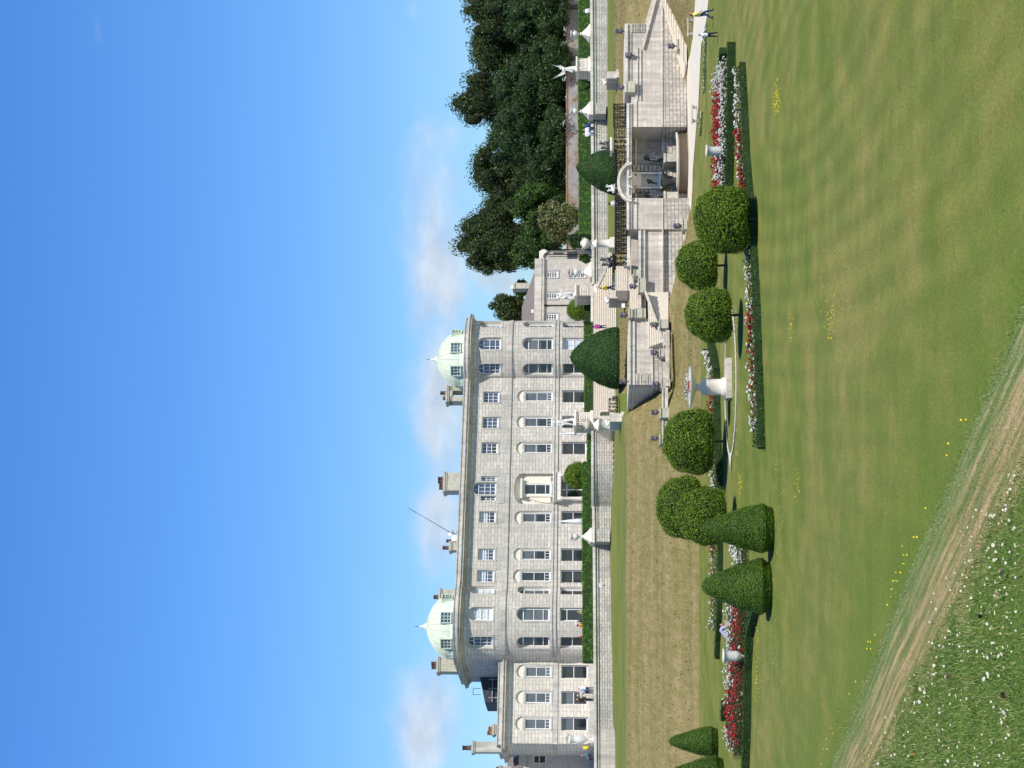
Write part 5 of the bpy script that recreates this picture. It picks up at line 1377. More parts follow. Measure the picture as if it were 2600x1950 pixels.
q = pl(1592, 517, PY + 1.5); person(V(q.x, q.y, q.z), 46 / (F / q.y), 'visitor in white top and navy standing behind the scrolled railing', C['white'], C['navy'], radians(150), 'stand', 'hair', group=None)
q = pl(1541, 833, 186.3); person(q + N * .4, 34 / (F / q.y) * 1.05, 'woman in a magenta top climbing the grand stair', C['magenta'], C['jeans'], radians(185), 'walk', group=None, bare=True)
q = pl(1563, 736, 178); person(q + N * .5, 39 / (F / q.y), 'visitor in a bright yellow shirt on the stair behind the square plinth', C['bright'], C['navy'], radians(100), 'walk', group=None, bare=True)
# ---------------------------------------------------------------- statues
def statue(p, H, label, kind='figure', mat='marble', rz=YAW, group=None):
    t = thing('statue', p, label, 'statue', group, rz=rz); k_ = H / 2.0
    c = []
    if kind in ('figure', 'winged', 'apollo'):
        hip, ch, nk, hd = V(0, 0, 1.0), V(.03, 0, 1.35), V(.03, 0, 1.55), V(.02, -.03, 1.70)
        c = [(hip, .17, ch, .18, 0), (ch, .17, nk, .09, 0), (nk, .07, hd, .08, 0), (hd, .11, hd + V(0, 0, .05), .11, 0), (V(.22, 0, 1.48), .08, V(-.2, 0, 1.48), .08, 0)]
        c += [(hip + V(.1, 0, 0), .13, V(.16, -.08, .5), .09, 0), (V(.16, -.08, .5), .09, V(.2, .02, .1), .06, 0), (hip + V(-.1, 0, 0), .13, V(-.12, 0, .5), .09, 0), (V(-.12, 0, .5), .09, V(-.18, .05, .1), .06, 0)]
        if kind == 'figure': c += [(V(.22, 0, 1.45), .07, V(.42, -.1, 1.25), .06, 0), (V(.42, -.1, 1.25), .05, V(.62, -.05, 1.5), .045, 0), (V(-.22, 0, 1.45), .07, V(-.34, .0, 1.15), .06, 0), (V(-.34, 0, 1.15), .05, V(-.25, -.15, .9), .05, 0), (V(-.2, .1, 1.2), .12, V(-.3, .15, .3), .16, 0), (V(.25, .1, 1.0), .1, V(.3, .15, .3), .14, 0)]
        if kind == 'apollo': c += [(V(.22, 0, 1.45), .07, V(.38, -.05, 1.7), .06, 0), (V(.38, -.05, 1.7), .05, V(.26, -.1, 2.0), .045, 0), (V(-.22, 0, 1.45), .07, V(-.3, .0, 1.15), .06, 0), (V(-.3, 0, 1.15), .05, V(-.2, -.1, .9), .05, 0), (V(.3, .1, .9), .07, V(.34, .1, .1), .1, 0)]
        if kind == 'winged':
            c = c[:5] + [(hip, .2, V(.05, 0, .5), .26, 0), (V(.05, 0, .5), .26, V(.05, .02, .08), .3, 0), (V(.22, 0, 1.45), .07, V(.38, -.05, 1.7), .06, 0), (V(.38, -.05, 1.7), .05, V(.40, -.1, 2.0), .04, 0), (V(-.22, 0, 1.45), .07, V(-.32, -.05, 1.2), .06, 0), (V(-.2, -.1, 1.0), .1, V(-.35, 0, .45), .12, 0)]
    if kind == 'crouch':
        c = [(V(-.35, 0, .3), .26, V(.25, 0, .5), .22, 0), (V(.25, 0, .5), .2, V(.42, 0, .85), .14, 0), (V(.45, -.02, 1.0), .15, V(.5, -.05, 1.05), .13, 0), (V(.3, -.15, .4), .1, V(.55, -.15, .08), .08, 0), (V(.3, .15, .4), .1, V(.55, .15, .08), .08, 0), (V(-.4, -.2, .2), .13, V(-.1, -.25, .08), .09, 0), (V(-.4, .2, .2), .13, V(-.1, .25, .08), .09, 0), (V(-.5, 0, .4), .06, V(-.7, 0, .9), .05, 0)]
        k_ = H / 1.2
    if kind == 'group':
        c = [(V(-.35, 0, .35), .3, V(.3, 0, .6), .26, 0), (V(.3, 0, .6), .2, V(.25, 0, 1.1), .16, 0), (V(.25, 0, 1.3), .14, V(.2, -.05, 1.4), .12, 0), (V(-.3, 0, .6), .18, V(-.4, 0, 1.0), .13, 0), (V(-.4, 0, 1.15), .13, V(-.45, -.05, 1.22), .11, 0),
             (V(.3, 0, 1.0), .07, V(.6, 0, 1.4), .06, 0), (V(-.4, 0, .9), .07, V(-.1, -.1, 1.1), .06, 0), (V(.4, 0, .3), .14, V(.7, 0, .1), .1, 0), (V(-.5, .1, .2), .14, V(-.75, 0, .5), .08, 0), (V(.1, 0, .2), .2, V(-.1, 0, .1), .25, 0)]
        k_ = H / 1.5
    if kind == 'draped':
        c = [(V(0, 0, .15), .42, V(0, 0, .9), .36, 0), (V(0, 0, .9), .34, V(.02, 0, 1.35), .3, 0), (V(.02, -.05, 1.7), .26, V(.0, .05, 1.75), .28, 0), (V(-.3, -.1, 1.3), .12, V(-.42, -.3, .7), .1, 0), (V(.3, -.1, 1.3), .12, V(.4, -.3, .8), .1, 0), (V(.0, .3, 1.5), .2, V(0, .4, .5), .28, 0), (V(-.2, -.3, .6), .14, V(-.25, -.45, .1), .1, 0)]
    c = [(a * k_, r0 * k_, b * k_, r1 * k_, mi) for a, r0, b, r1, mi in c]
    fuse('body', c, [M[mat]], t, .035)
    if kind in ('figure', 'winged', 'apollo'):
        m = lmb(); m.lathe((0, 0, 0), [(.34 * k_, 0), (.34 * k_, .09 * k_), (.28 * k_, .11 * k_), (.01, .12 * k_)], 12); m.build('base', M[mat], t)
    if kind == 'winged':
        for s in (-1, 1):
            m = lmb(); P = [V(s * .08, .15, 1.45), V(s * .35, .28, 1.85), V(s * .62, .35, 2.35), V(s * .80, .38, 2.75), V(s * .62, .36, 2.2), V(s * .55, .34, 1.8), V(s * .46, .3, 1.45), V(s * .3, .24, 1.15)]
            if s < 0: P = [V(q.x * 1.25, q.y, 1.4 + (q.z - 1.4) * .9) for q in P]
            m.prism([q * k_ for q in P], (0, .06, 0)); m.build('wing', M[mat], t)
    return t
def st_h(p, xt): return at(xt, 975 - p.x / p.y * F, p.y).z - p.z
statue(ST['right'], 2.05, 'white winged statue on its pedestal before the dark trees at right', 'winged')
statue(ST['stair_r'], st_h(ST['stair_r'], 1408), 'white statue of a draped figure in front of the service wing windows', 'figure')
statue(ST['stair_l'], st_h(ST['stair_l'], 1396) * .93, 'white statue with one raised arm at the left of the grand stair', 'apollo')
for k_, l_ in (('sph1', 'small white crouching figure beside the visitor in bright yellow'), ('sph2', 'small white crouching figure under the left globe urn'), ('sph3', 'small white crouching figure on the right stepped plinth')):
    statue(ST[k_] - N * .5, .75, l_, 'crouch', group='small white crouching figures')
q = pl(1550, 365, PY); statue(q + B * .3, 29 / (F / q.y), 'dark bronze group on a round cap next to the right yew dome', 'group', 'bronze')
q = pl(1556, 661, PY); statue(q + B * .3, 33 / (F / q.y), 'dark bronze group at the left end of the scrolled railing', 'group', 'bronze')
q = pl(1565, 474, PY); statue(q + B * .3, 27 / (F / q.y), 'pale stone group on top of the fountain pediment', 'group', 'marble')
q = pl(1686, 400, PY + 1.4); statue(V(q.x, q.y, q.z), 51 / (F / q.y), 'dark bronze cloaked figure standing right of the fountain niche', 'draped', 'bronze', group='bronze fountain figures')
q = pl(1687, 496, PY + 1.4); statue(V(q.x, q.y, q.z), 50 / (F / q.y), 'dark bronze cloaked figure partly lit left of the fountain niche', 'draped', 'bronze', group='bronze fountain figures')
# closed parasols
def parasol(y, x0, x1, w_px, label, off=5):
    p = terr(y, off); s_ = F / p.y; t = thing('parasol', p, label, 'parasol', 'closed white parasols on the terrace'); H_ = at(x0, y, p.y).z + .3
    m = lmb(); r = w_px / s_ / 2; m.lathe((0, 0, 0), [(r * .5, H_ * .28), (r, H_ * .34), (r * .95, H_ * .45), (r * .55, H_ * .75), (r * .12, H_ * .98), (.01, H_)], 14, flute=.18, nf=6); m.build('canopy', M['white'], t)
    m = lmb(); m.tube([(0, 0, 0), (0, 0, H_)], .04, 6); m.build('pole', M['white'], t)
parasol(1324, 1418, 1480, 13, 'closed white parasol in front of the windows left of the portico')
parasol(1101, 1419, 1500, 8, 'narrow closed white parasol just left of the statue with the raised arm')
# small floodlights
for x, y, Y_, l_ in ((1584, 776, PY + 6, 'small white floodlight in the grass at the foot of the stair'), (1526, 1486, TW0 - 1.2, 'white lamp fixed low on the left terrace wall')):
    p = pl(x, y, Y_); t = thing('floodlight', p, l_, 'floodlight'); m = lmb(); m.box((0, 0, .05), (.2, .13, .16)); m.build('housing', M['white'], t); m = lmb(); m.tube([(0, 0, -.1), (0, 0, -.45)], .04, 5); m.build('stem', M['iron'], t)
# ---------------------------------------------------------------- clipped trees
def surf_leaves(m, prof, n, size, rr, cx=(0, 0), bump=.0, fr=1.0, sx=1, sy=1, jit=.7, out=.03, mat=0):
    """leaves spread over a surface of revolution given by (r,z) profile, area weighted"""
    segs = []; tot = 0
    for (r0, z0), (r1, z1) in zip(prof, prof[1:]):
        a = (r0 + r1) / 2 * sqrt((r1 - r0) ** 2 + (z1 - z0) ** 2); tot += a; segs.append((tot, r0, z0, r1, z1))
    for _ in range(n):
        q = rr.random() * tot
        for T_, r0, z0, r1, z1 in segs:
            if q <= T_: break
        k_ = rr.random(); r = lerp(r0, r1, k_); z = lerp(z0, z1, k_); a = rr.uniform(0, 2 * pi)
        d = Vector((cos(a) * sx, sin(a) * sy, 0)); dr, dz = r1 - r0, z1 - z0; L = sqrt(dr * dr + dz * dz) or 1
        nn = (Vector((cos(a), sin(a), 0)) * (dz / L) + Vector((0, 0, -dr / L)))
        p = Vector((cx[0], cx[1], 0)) + d * r + Vector((0, 0, z))
        b = bump * noise.noise(p * fr + Vector((cx[0] * 7, 0, 0)))
        p = p + nn * (b + rr.uniform(-out, out) + (abs(rr.gauss(0, out * 1.6)) if rr.random() < .08 else 0))
        leafcard(m, p, size, rr, mat, nn, jit)
def core(m, prof, seg, bump, fr, shrink, sx=1, sy=1, off=Vector((0, 0, 0)), mat=1):
    vs = []; n = len(prof)
    b0 = len(m.v)
    m.lathe((0, 0, 0), [(max(.001, r - shrink), z) for r, z in prof], seg, mat)
    for i in range(b0, len(m.v)):
        q = m.v[i]; q = Vector((q.x * sx, q.y * sy, q.z)); r = Vector((q.x, q.y, 0)); r = r.normalized() if r.length > 0 else Vector((0, 0, 1))
        m.v[i] = q + (r + Vector((0, 0, .4))) * (bump * noise.noise(q * fr + off))
def refine(prof, n):
    ts = [0]
    for a, b in zip(prof, prof[1:]): ts.append(ts[-1] + sqrt((a[0] - b[0]) ** 2 + (a[1] - b[1]) ** 2))
    out = []
    for i in range(n + 1):
        t = ts[-1] * i / n
        for j in range(len(prof) - 1):
            if t <= ts[j + 1] + 1e-9:
                k_ = (t - ts[j]) / max(1e-9, ts[j + 1] - ts[j]); out.append((lerp(prof[j][0], prof[j + 1][0], k_), lerp(prof[j][1], prof[j + 1][1], k_))); break
    return out
BALL = [(.0, 0.0), (.55, .0), (.86, .03), (.97, .12), (1.0, .3), (.98, .48), (.92, .64), (.80, .78), (.62, .89), (.38, .97), (.0, 1.0)]
def balltree(yc, x0, x1, w_px, xf, label, n=15000, leaf=.062, group='clipped ball headed trees on the lawn', seed=1, mat='laurel', base=None, trunkr=.085):
    p = gz(xf, yc, LAWN) if base is None else base; s_ = F / p.y; rr = random.Random(seed)
    t = thing('clipped_tree', V(p.x, p.y, p.z if base is not None else LAWN), label, 'clipped tree', group)
    z1 = at(x0, yc, p.y).z - t.location.z; z0 = at(x1, yc, p.y).z - t.location.z; R = w_px / s_ / 2
    prof = refine([(r * R, z0 + h * (z1 - z0)) for r, h in BALL], 40)
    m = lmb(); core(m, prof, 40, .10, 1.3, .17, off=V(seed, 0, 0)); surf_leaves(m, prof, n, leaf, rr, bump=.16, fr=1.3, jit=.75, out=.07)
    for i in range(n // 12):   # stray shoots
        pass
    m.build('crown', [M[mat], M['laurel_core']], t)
    k_ = lmb(); k_.tube([(0, 0, 0), (.02, 0, .05), (.0, .02, z0 * .6), (.01, 0, z0 + .3)], [trunkr * 1.4, trunkr, trunkr * .9, trunkr * .8], 8)
    for a in range(5):
        th = a * 1.26; k_.tube([(0, 0, z0 * .9), (cos(th) * R * .5, sin(th) * R * .5, z0 + .35)], [.05, .03], 5)
    k_.build('trunk', M['bark'], t)
    return t
balltree(557, 1764, 1893, 165, 1920, 'biggest clipped ball tree, nearest, beside the fountain path', 22000, .052, seed=1)
balltree(674, 1718, 1817, 122, 1845, 'clipped ball tree between the biggest one and the stair wall', 13000, .056, seed=2)
balltree(800, 1741, 1853, 133, 1884, 'clipped ball tree standing right of the flower bowl', 15000, .054, seed=3)
balltree(1121, 1685, 1808, 162, 1845, 'broad clipped ball tree left of the flower bowl', 18000, .06, seed=4)
balltree(1288, 1668, 1778, 156, 1812, 'clipped ball tree at the back of the overlapping pair', 16000, .062, seed=5)
balltree(1311, 1720, 1840, 142, 1868, 'clipped ball tree in front of the overlapping pair, behind a yew cone', 17000, .056, seed=6)
b = terr(1208, 4); balltree(1208, 1434, 1485, 65, 0, 'small clipped ball tree in front of the portico', 7000, .07, 'clipped ball trees on the house terrace', 7, base=b)
b = terr(786, 6, -.2); balltree(786, 1440, 1489, 54, 0, 'small clipped ball tree beside the right domed bow', 6000, .07, 'clipped ball trees on the house terrace', 8, base=b)
CONE = [(.0, 0.0), (.80, .0), (.86, .03), (.90, .09), (1.0, .14), (.93, .25), (.76, .47), (.56, .68), (.40, .84), (.28, .93), (.14, .985), (0, 1.0)]
YEWD = [(.0, 0.0), (.97, .0), (1.0, .05), (.96, .2), (.84, .42), (.68, .6), (.5, .75), (.32, .88), (.16, .965), (0, 1.0)]
def yew(yc, x0, w_px, xf, label, prof0=CONE, n=20000, leaf=.04, base=None, seed=1, mat='yew', group='clipped yew cones', lean=0, sy=1, cat='clipped yew'):
    p = gz(xf, yc, LAWN) if base is None else base; s_ = F / p.y; rr = random.Random(seed)
    z = LAWN if base is None else p.z
    t = thing('clipped_yew', V(p.x, p.y, z), label, cat, group); H = at(x0, yc, p.y).z - z; R = w_px / s_ / 2
    prof = refine([(r * R, h * H) for r, h in prof0], 36)
    m = lmb(); core(m, prof, 44, .03, 1.5, .06, sy=sy, off=V(seed, 0, 0)); surf_leaves(m, prof, n, leaf, rr, bump=.05, fr=1.5, jit=.38, out=.03, sy=sy)
    if lean:
        for i, q in enumerate(m.v): m.v[i] = Vector((q.x + lean * max(0, q.z / H) ** 1.3, q.y, q.z))
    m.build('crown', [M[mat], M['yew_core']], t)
    k_ = lmb(); k_.tube([(0, 0, 0), (0, 0, H * .3)], .12, 7); k_.build('trunk', M['bark'], t)
yew(1341, 1782, 124, 1962, 'taller clipped yew cone at the front, right of its neighbour', n=30000, leaf=.033, seed=11)
yew(1489, 1782, 142, 1956, 'broad clipped yew cone at the front with a leafy tuft on its tip', n=30000, leaf=.033, seed=12)
yew(1883, 1698, 78, 1822, 'clipped yew cone at the far left on the lawn, fully in view', n=16000, leaf=.035, seed=13)
yew(1967, 1697, 96, 1836, 'clipped yew cone cut by the left border of the picture', n=16000, leaf=.035, seed=14)
bb = at(1571, 909, 169); yew(905, 1447, 157, 0, 'huge dark yew dome standing in front of the grand stair', YEWD, 26000, .06, bb, 15, 'yew_dark', 'dark yew domes by the stair', lean=.1)
bb = at(1565, 437, 178); yew(437, 1463, 116, 0, 'leaning dark yew dome behind the fountain railing', YEWD, 18000, .06, bb, 16, 'yew_dark', 'dark yew domes by the stair', lean=.5)
# ---------------------------------------------------------------- hedges (box section swept along a line of places)
def hedge(pts, w_, h_, name, label, mats, dens, leaf, seed=1, cat='hedge', bump=.05, group=None):
    """pts: base centre line in world"""
    rr = random.Random(seed); t = thing(name, pts[0], label, cat, group); m = MB()
    P = [Vector(p) for p in pts]
    for a, b in zip(P, P[1:]):
        d = (b - a); L = Vector((d.x, d.y, 0)).length
        if L < 1e-4: continue
        u = Vector((d.x, d.y, 0)) / L; nn = Vector((u.y, -u.x, 0)); ns_ = max(1, int(L / .6))
        for i in range(ns_):
            q0, q1 = a.lerp(b, i / ns_), a.lerp(b, (i + 1) / ns_)
            hh = h_ * .96
            c4 = [(-w_ / 2, 0), (-w_ / 2, hh), (w_ / 2, hh), (w_ / 2, 0)]
            for (x0, z0), (x1, z1) in zip(c4, c4[1:]):
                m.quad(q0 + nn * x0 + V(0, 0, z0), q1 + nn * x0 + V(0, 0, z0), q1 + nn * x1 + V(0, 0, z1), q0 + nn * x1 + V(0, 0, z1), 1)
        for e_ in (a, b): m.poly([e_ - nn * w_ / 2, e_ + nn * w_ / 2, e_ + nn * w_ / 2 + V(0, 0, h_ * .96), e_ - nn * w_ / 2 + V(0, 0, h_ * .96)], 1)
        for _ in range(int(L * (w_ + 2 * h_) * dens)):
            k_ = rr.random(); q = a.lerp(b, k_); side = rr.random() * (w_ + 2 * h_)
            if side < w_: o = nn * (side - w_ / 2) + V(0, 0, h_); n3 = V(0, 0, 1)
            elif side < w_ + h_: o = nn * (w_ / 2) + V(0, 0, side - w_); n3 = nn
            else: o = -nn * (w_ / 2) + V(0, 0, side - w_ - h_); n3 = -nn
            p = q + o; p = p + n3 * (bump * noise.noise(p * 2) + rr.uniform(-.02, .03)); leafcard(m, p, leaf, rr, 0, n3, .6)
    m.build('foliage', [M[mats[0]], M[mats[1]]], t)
    return t
def gp(x, y): p = gz(x, y, LAWN); return V(p.x, p.y, LAWN)
# terrace hedges
def tp_(y, off, z): q = pl(1500, y, TW0 + off); return V(q.x, q.y, z)
hz = lambda x, y, off: at(x, y, pl(1500, y, TW0 + off).y).z
hedge([tp_(600, 4, -.1), tp_(500, 4, -.1), tp_(300, 4, 0), tp_(-80, 4, 0)], 1.2, 1.45, 'hedge', 'bright green clipped hedge along the right terrace in front of the old wall', ('hedge', 'hedge_core'), 110, .075, 21, bump=.12)
hedge([tp_(1046, 4, -.3), tp_(812, 4, -.25)], 1.2, 1.0, 'hedge', 'green clipped hedge behind the top of the grand stair', ('hedge', 'hedge_core'), 110, .07, 22, bump=.1)
hedge([tp_(1172, 3, -.35), tp_(1100, 3, -.35)], 1.0, .75, 'hedge', 'short green hedge beside the closed narrow parasol', ('hedge', 'hedge_core'), 110, .07, 23, bump=.1)
hedge([tp_(1682, 2.2, -.4), tp_(1560, 2.2, -.4), tp_(1400, 2.2, -.35), tp_(1176, 2.2, -.35)], 1.2, 1.25, 'hedge', 'long green clipped hedge below the ground floor windows left of the portico', ('hedge', 'hedge_core'), 110, .07, 24, bump=.1)
hedge([tp_(820, 2, -.2), tp_(760, 2, -.2)], .8, .95, 'hedge', 'dark low hedge under the small ball tree by the right bow', ('box', 'hedge_core'), 100, .07, 25)
hedge([tp_(1046, 3.0, -.36), tp_(1005, 3.0, -.3)], .6, .8, 'hedge', 'dark low hedge between statue pedestal and steps', ('box', 'hedge_core'), 100, .07, 26)
# ---------------------------------------------------------------- rose beds
def path_pts(tab, w_=0, back=0, z=0):
    out = [gp(x, y) + V(0, back, z) for x, y in tab]; return out
def rosebed(name, tab, back, depth, h, label, rule, dens=30, seed=1, bl=.075, gap=None):
    """bushes filling a strip behind a front line; rule(y,k)->(p_red,p_white) gives how thickly blooms sit"""
    rr = random.Random(seed); P = path_pts(tab); t = thing(name, P[0], label, 'rose bed', 'rose beds')
    fo, re_, wh = MB(), MB(), MB()
    for (ta, tb), a, b in zip(zip(tab, tab[1:]), P, P[1:]):
        L = (b - a).length
        for _ in range(int(L * depth * dens * 9)):
            k_ = rr.random(); d = rr.random() * depth; q = a.lerp(b, k_) + V(0, back + d, 0); hh = h * (.75 + .35 * noise.noise(q * 1.7)); z = rr.uniform(.05, hh)
            leafcard(fo, q + V(0, 0, z), .055, rr, 0)
        for _ in range(int(L * depth * dens)):
            k_ = rr.random(); dk = rr.random(); y = lerp(ta[1], tb[1], k_); q = a.lerp(b, k_) + V(0, back + dk * depth, 0)
            hh = h * (.75 + .35 * noise.noise(q * 1.7)); pr, pw = rule(y, dk, noise.noise(q * .8 + V(seed, 0, 0)))
            u = rr.random(); tgt = re_ if u < pr else (wh if u < pr + pw else None)
            if tgt is None: continue
            z = hh * (1.15 - .75 * abs(rr.random() ** 1.5)); c = q + V(0, 0, z)
            s_ = bl * rr.uniform(.6, 1.4)
            for _k in range(2 if s_ > bl else 1):
                cc = c + V(rr.uniform(-.06, .06), rr.uniform(-.06, .06), rr.uniform(-.04, .04))
                b0 = len(tgt.v); a_ = rr.uniform(0, 1.5); r_ = s_ * .8
                tgt.add([cc + V(cos(a_ + j * pi / 2.5) * r_, sin(a_ + j * pi / 2.5) * r_, -.25 * r_) for j in range(5)] + [cc + V(cos(a_ + .6 + j * pi / 2.5) * r_ * .7, sin(a_ + .6 + j * pi / 2.5) * r_ * .7, .55 * r_) for j in range(5)] + [cc + V(0, 0, .8 * r_), cc - V(0, 0, .7 * r_)],
                        [f_ for j in range(5) for f_ in ((j, (j + 1) % 5, 5 + j), ((j + 1) % 5, 5 + (j + 1) % 5, 5 + j), (5 + j, 5 + (j + 1) % 5, 10), (j, 11, (j + 1) % 5))])
    fo.build('rose_foliage', M['roseleaf'], t)
    if re_.f: re_.build('red_blooms', M['red'], t, 'stuff')
    if wh.f: wh.build('white_blooms', M['whitepetal'], t, 'stuff')
    return t
HB = [(1894, 162), (1899, 250), (1906, 400), (1913, 480), (1920, 560), (1927, 680), (1932, 780), (1936, 900), (1941, 1020), (1944, 1138)]
hedge(path_pts(HB, back=.25), .45, .38, 'box_hedge', 'very long low dark box hedge edging the roses across the middle lawn', ('box', 'hedge_core'), 150, .055, 31, 'low hedge')
def ruleB(y, k_, n_):
    if y < 320: return (.12 if 290 < y else .02, .65)
    if y < 500: return (.55 + n_, .35 - n_ * .5)
    if y < 780: return (.0, .75)
    if y < 980: return (.55 + n_ * .8, .35 - n_ * .6)
    if y < 1075: return (.06, .55)
    return (0, .0) if y > 1098 else (0, .6)
rosebed('rose_bed', [(x - 3, y) for x, y in HB], .5, .9, .72, 'long bed of white and crimson roses behind the longest box hedge', ruleB, 48, 32)
HA = [(1868, 106), (1868, 200), (1866, 320), (1864, 420), (1862, 500)]
hedge(path_pts(HA, back=.2), .5, .5, 'box_hedge', 'dark box hedge in front of the red and white roses at right', ('box', 'hedge_core'), 150, .055, 33, 'low hedge')
def ruleA(y, k_, n_):
    if k_ < .26: return (.02, .85)
    if y < 175: return (0, .5)
    if y < 205: return (.3, .5)
    return (.72 + n_ * .5, .02)
rosebed('rose_bed', [(1864, 140), (1866, 200), (1865, 320), (1863, 420), (1862, 500)], .6, 8.3, .95, 'thick band of scarlet roses behind white ones at the right of the lawn', ruleA, 40, 34, bl=.07)
hedge([gp(1846, 128) + V(0, 0, 0), gp(1842, 165)], .5, .5, 'box_hedge', 'short dark hedge stub at the right end of the red roses', ('box', 'hedge_core'), 200, .04, 35, 'low hedge')
HC = [(1812, 868), (1822, 905), (1828, 945), (1829, 1030), (1832, 1130), (1836, 1245)]
hedge(path_pts(HC), .6, .45, 'box_hedge', 'curving dark box hedge passing behind the flower bowl', ('box', 'hedge_core'), 180, .045, 36, 'low hedge')
def ruleC(y, k_, n_):
    if y < 960: return (0, .75 if y > 890 else 0)
    if y < 1075: return (.85, .08)
    if y < 1110: return (.3, .4)
    return (0, .8)
rosebed('rose_bed', [(1808, 885), (1816, 905), (1822, 945), (1825, 1030), (1827, 1130), (1830, 1245)], .5, 1.2, .75, 'bed of white roses turning crimson beyond the flower bowl', ruleC, 34, 37)
HD = [(1836, 1378), (1835, 1480), (1833, 1560), (1829, 1620), (1827, 1667)]
hedge(path_pts(HD), .6, .35, 'box_hedge', 'narrow dark hedge behind the yew cones', ('box', 'hedge_core'), 160, .045, 38, 'low hedge')
rosebed('rose_bed', [(1830, 1378), (1829, 1480), (1827, 1560), (1825, 1605)], .4, 1.0, .8, 'thin row of white and red roses behind the two front yew cones', lambda y, k_, n_: ((.5 + n_, .3) if y < 1460 or 1500 < y < 1535 else (0, .42)), 34, 39)
HE = [(1930, 1540), (1914, 1605), (1909, 1700), (1907, 1840), (1903, 1950), (1902, 2000)]
hedge(path_pts(HE, back=.2), .55, .42, 'box_hedge', 'dark box hedge along the front of the left scarlet rose bed', ('box', 'hedge_core'), 150, .055, 40, 'low hedge')
def ruleE(y, k_, n_):
    if y > 1905: return (0, .6 if k_ > .3 else .1)
    if k_ < .62: return (.62 + n_ * .7, .04)
    return (.03, .8) if y < 1800 else (.45 if y < 1880 else .1, .05)
rosebed('rose_bed', [(1905, 1540), (1903, 1600), (1903, 1700), (1900, 1800), (1896, 1890), (1893, 1935)], .5, 7.6, .85, 'broad left bed of scarlet roses with white ones behind and a white urn', ruleE, 30, 41, bl=.065)
rosebed('rose_bed', [(1905, 1375), (1905, 1440)], .5, 5.0, .85, 'clump of white roses showing between the two front yew cones', lambda y, k_, n_: (.0, .8), 24, 42)
hedge([gp(1856, 1784), gp(1853, 1822)], .6, .6, 'box_hedge', 'short dark hedge end behind the left scarlet roses', ('box', 'hedge_core'), 160, .045, 43, 'low hedge')
# strip of white bedding along the right path
def strip(tab, w_, label, seed, flower, fdens, name='bedding_strip'):
    rr = random.Random(seed); P = path_pts(tab); t = thing(name, P[0], label, 'flower border', 'narrow flower borders'); fo, fl_ = MB(), MB()
    for a, b in zip(P, P[1:]):
        L = (b - a).length
        for _ in range(int(L * w_ * 90)):
            q = a.lerp(b, rr.random()) + V(0, rr.uniform(0, w_), rr.uniform(.02, .16)); leafcard(fo, q, .07, rr, 0)
        for _ in range(int(L * fdens)):
            q = a.lerp(b, rr.random()) + V(0, rr.uniform(.1, .5), rr.uniform(.15, .24)); leafcard(fl_, q, .06, rr, 0)
    fo.build('leaves', M['verge_leaf'], t); fl_.build('blooms', M[flower], t, 'stuff')
M['verge_leaf'] = leafmat('bedding_leaf', (.03, .08, .02), (.06, .14, .035), (.10, .19, .05), 2, .1)
strip([(1797, 60), (1795, 120), (1793, 230)], 2.2, 'narrow green border dotted white beside the child on the lawn', 51, 'whitepetal', 26)
strip([(1786, 282), (1782, 342)], 1.4, 'second narrow border with white blossoms in front of the stone bench', 52, 'whitepetal', 20)
# yellow buttercup drifts on the lawn
rr = random.Random(9); m = MB()
def drift(n, xr, yr, s_):
    for _ in range(n):
        x = rr.gauss((xr[0] + xr[1]) / 2, (xr[1] - xr[0]) / 4); y = rr.gauss((yr[0] + yr[1]) / 2, (yr[1] - yr[0]) / 4)
        p = gz(x, y, LAWN); leafcard(m, V(p.x, p.y, LAWN + .06), s_, rr, 0, V(0, -.5, 1), .5)
drift(170, (1964, 1986), (212, 300), .034); drift(70, (2080, 2160), (620, 880), .026); drift(60, (2100, 2125), (760, 880), .026); drift(50, (2003, 2020), (780, 870), .03)
drift(60, (1868, 1892), (1190, 1250), .035); drift(40, (2015, 2040), (1180, 1270), .03); drift(60, (1918, 1932), (1590, 1800), .04)
tag(m.build('buttercups', M['yellow']), 'scattered drifts of tiny yellow buttercups on the lawn', 'flowers', None, 'stuff')
m = MB()
for _ in range(420):
    x = rr.uniform(1965, 1985) if rr.random() < .5 else rr.gauss(1945, 20); y = rr.uniform(1120, 1750)
    p = gz(x + (8 * sin(y / 90)), y, LAWN); leafcard(m, V(p.x, p.y, LAWN + .05), .02, rr, 0, V(0, -.5, 1), .5)
for _ in range(300):
    x = rr.uniform(1862, 1876); y = rr.uniform(760, 1160); p = gz(x, y, LAWN); leafcard(m, V(p.x, p.y, LAWN + .05), .03, rr, 0, V(0, -.5, 1), .5)
tag(m.build('lawn_daisies', M['whitepetal']), 'tiny white daisies sprinkled over the middle of the lawn', 'flowers', None, 'stuff')
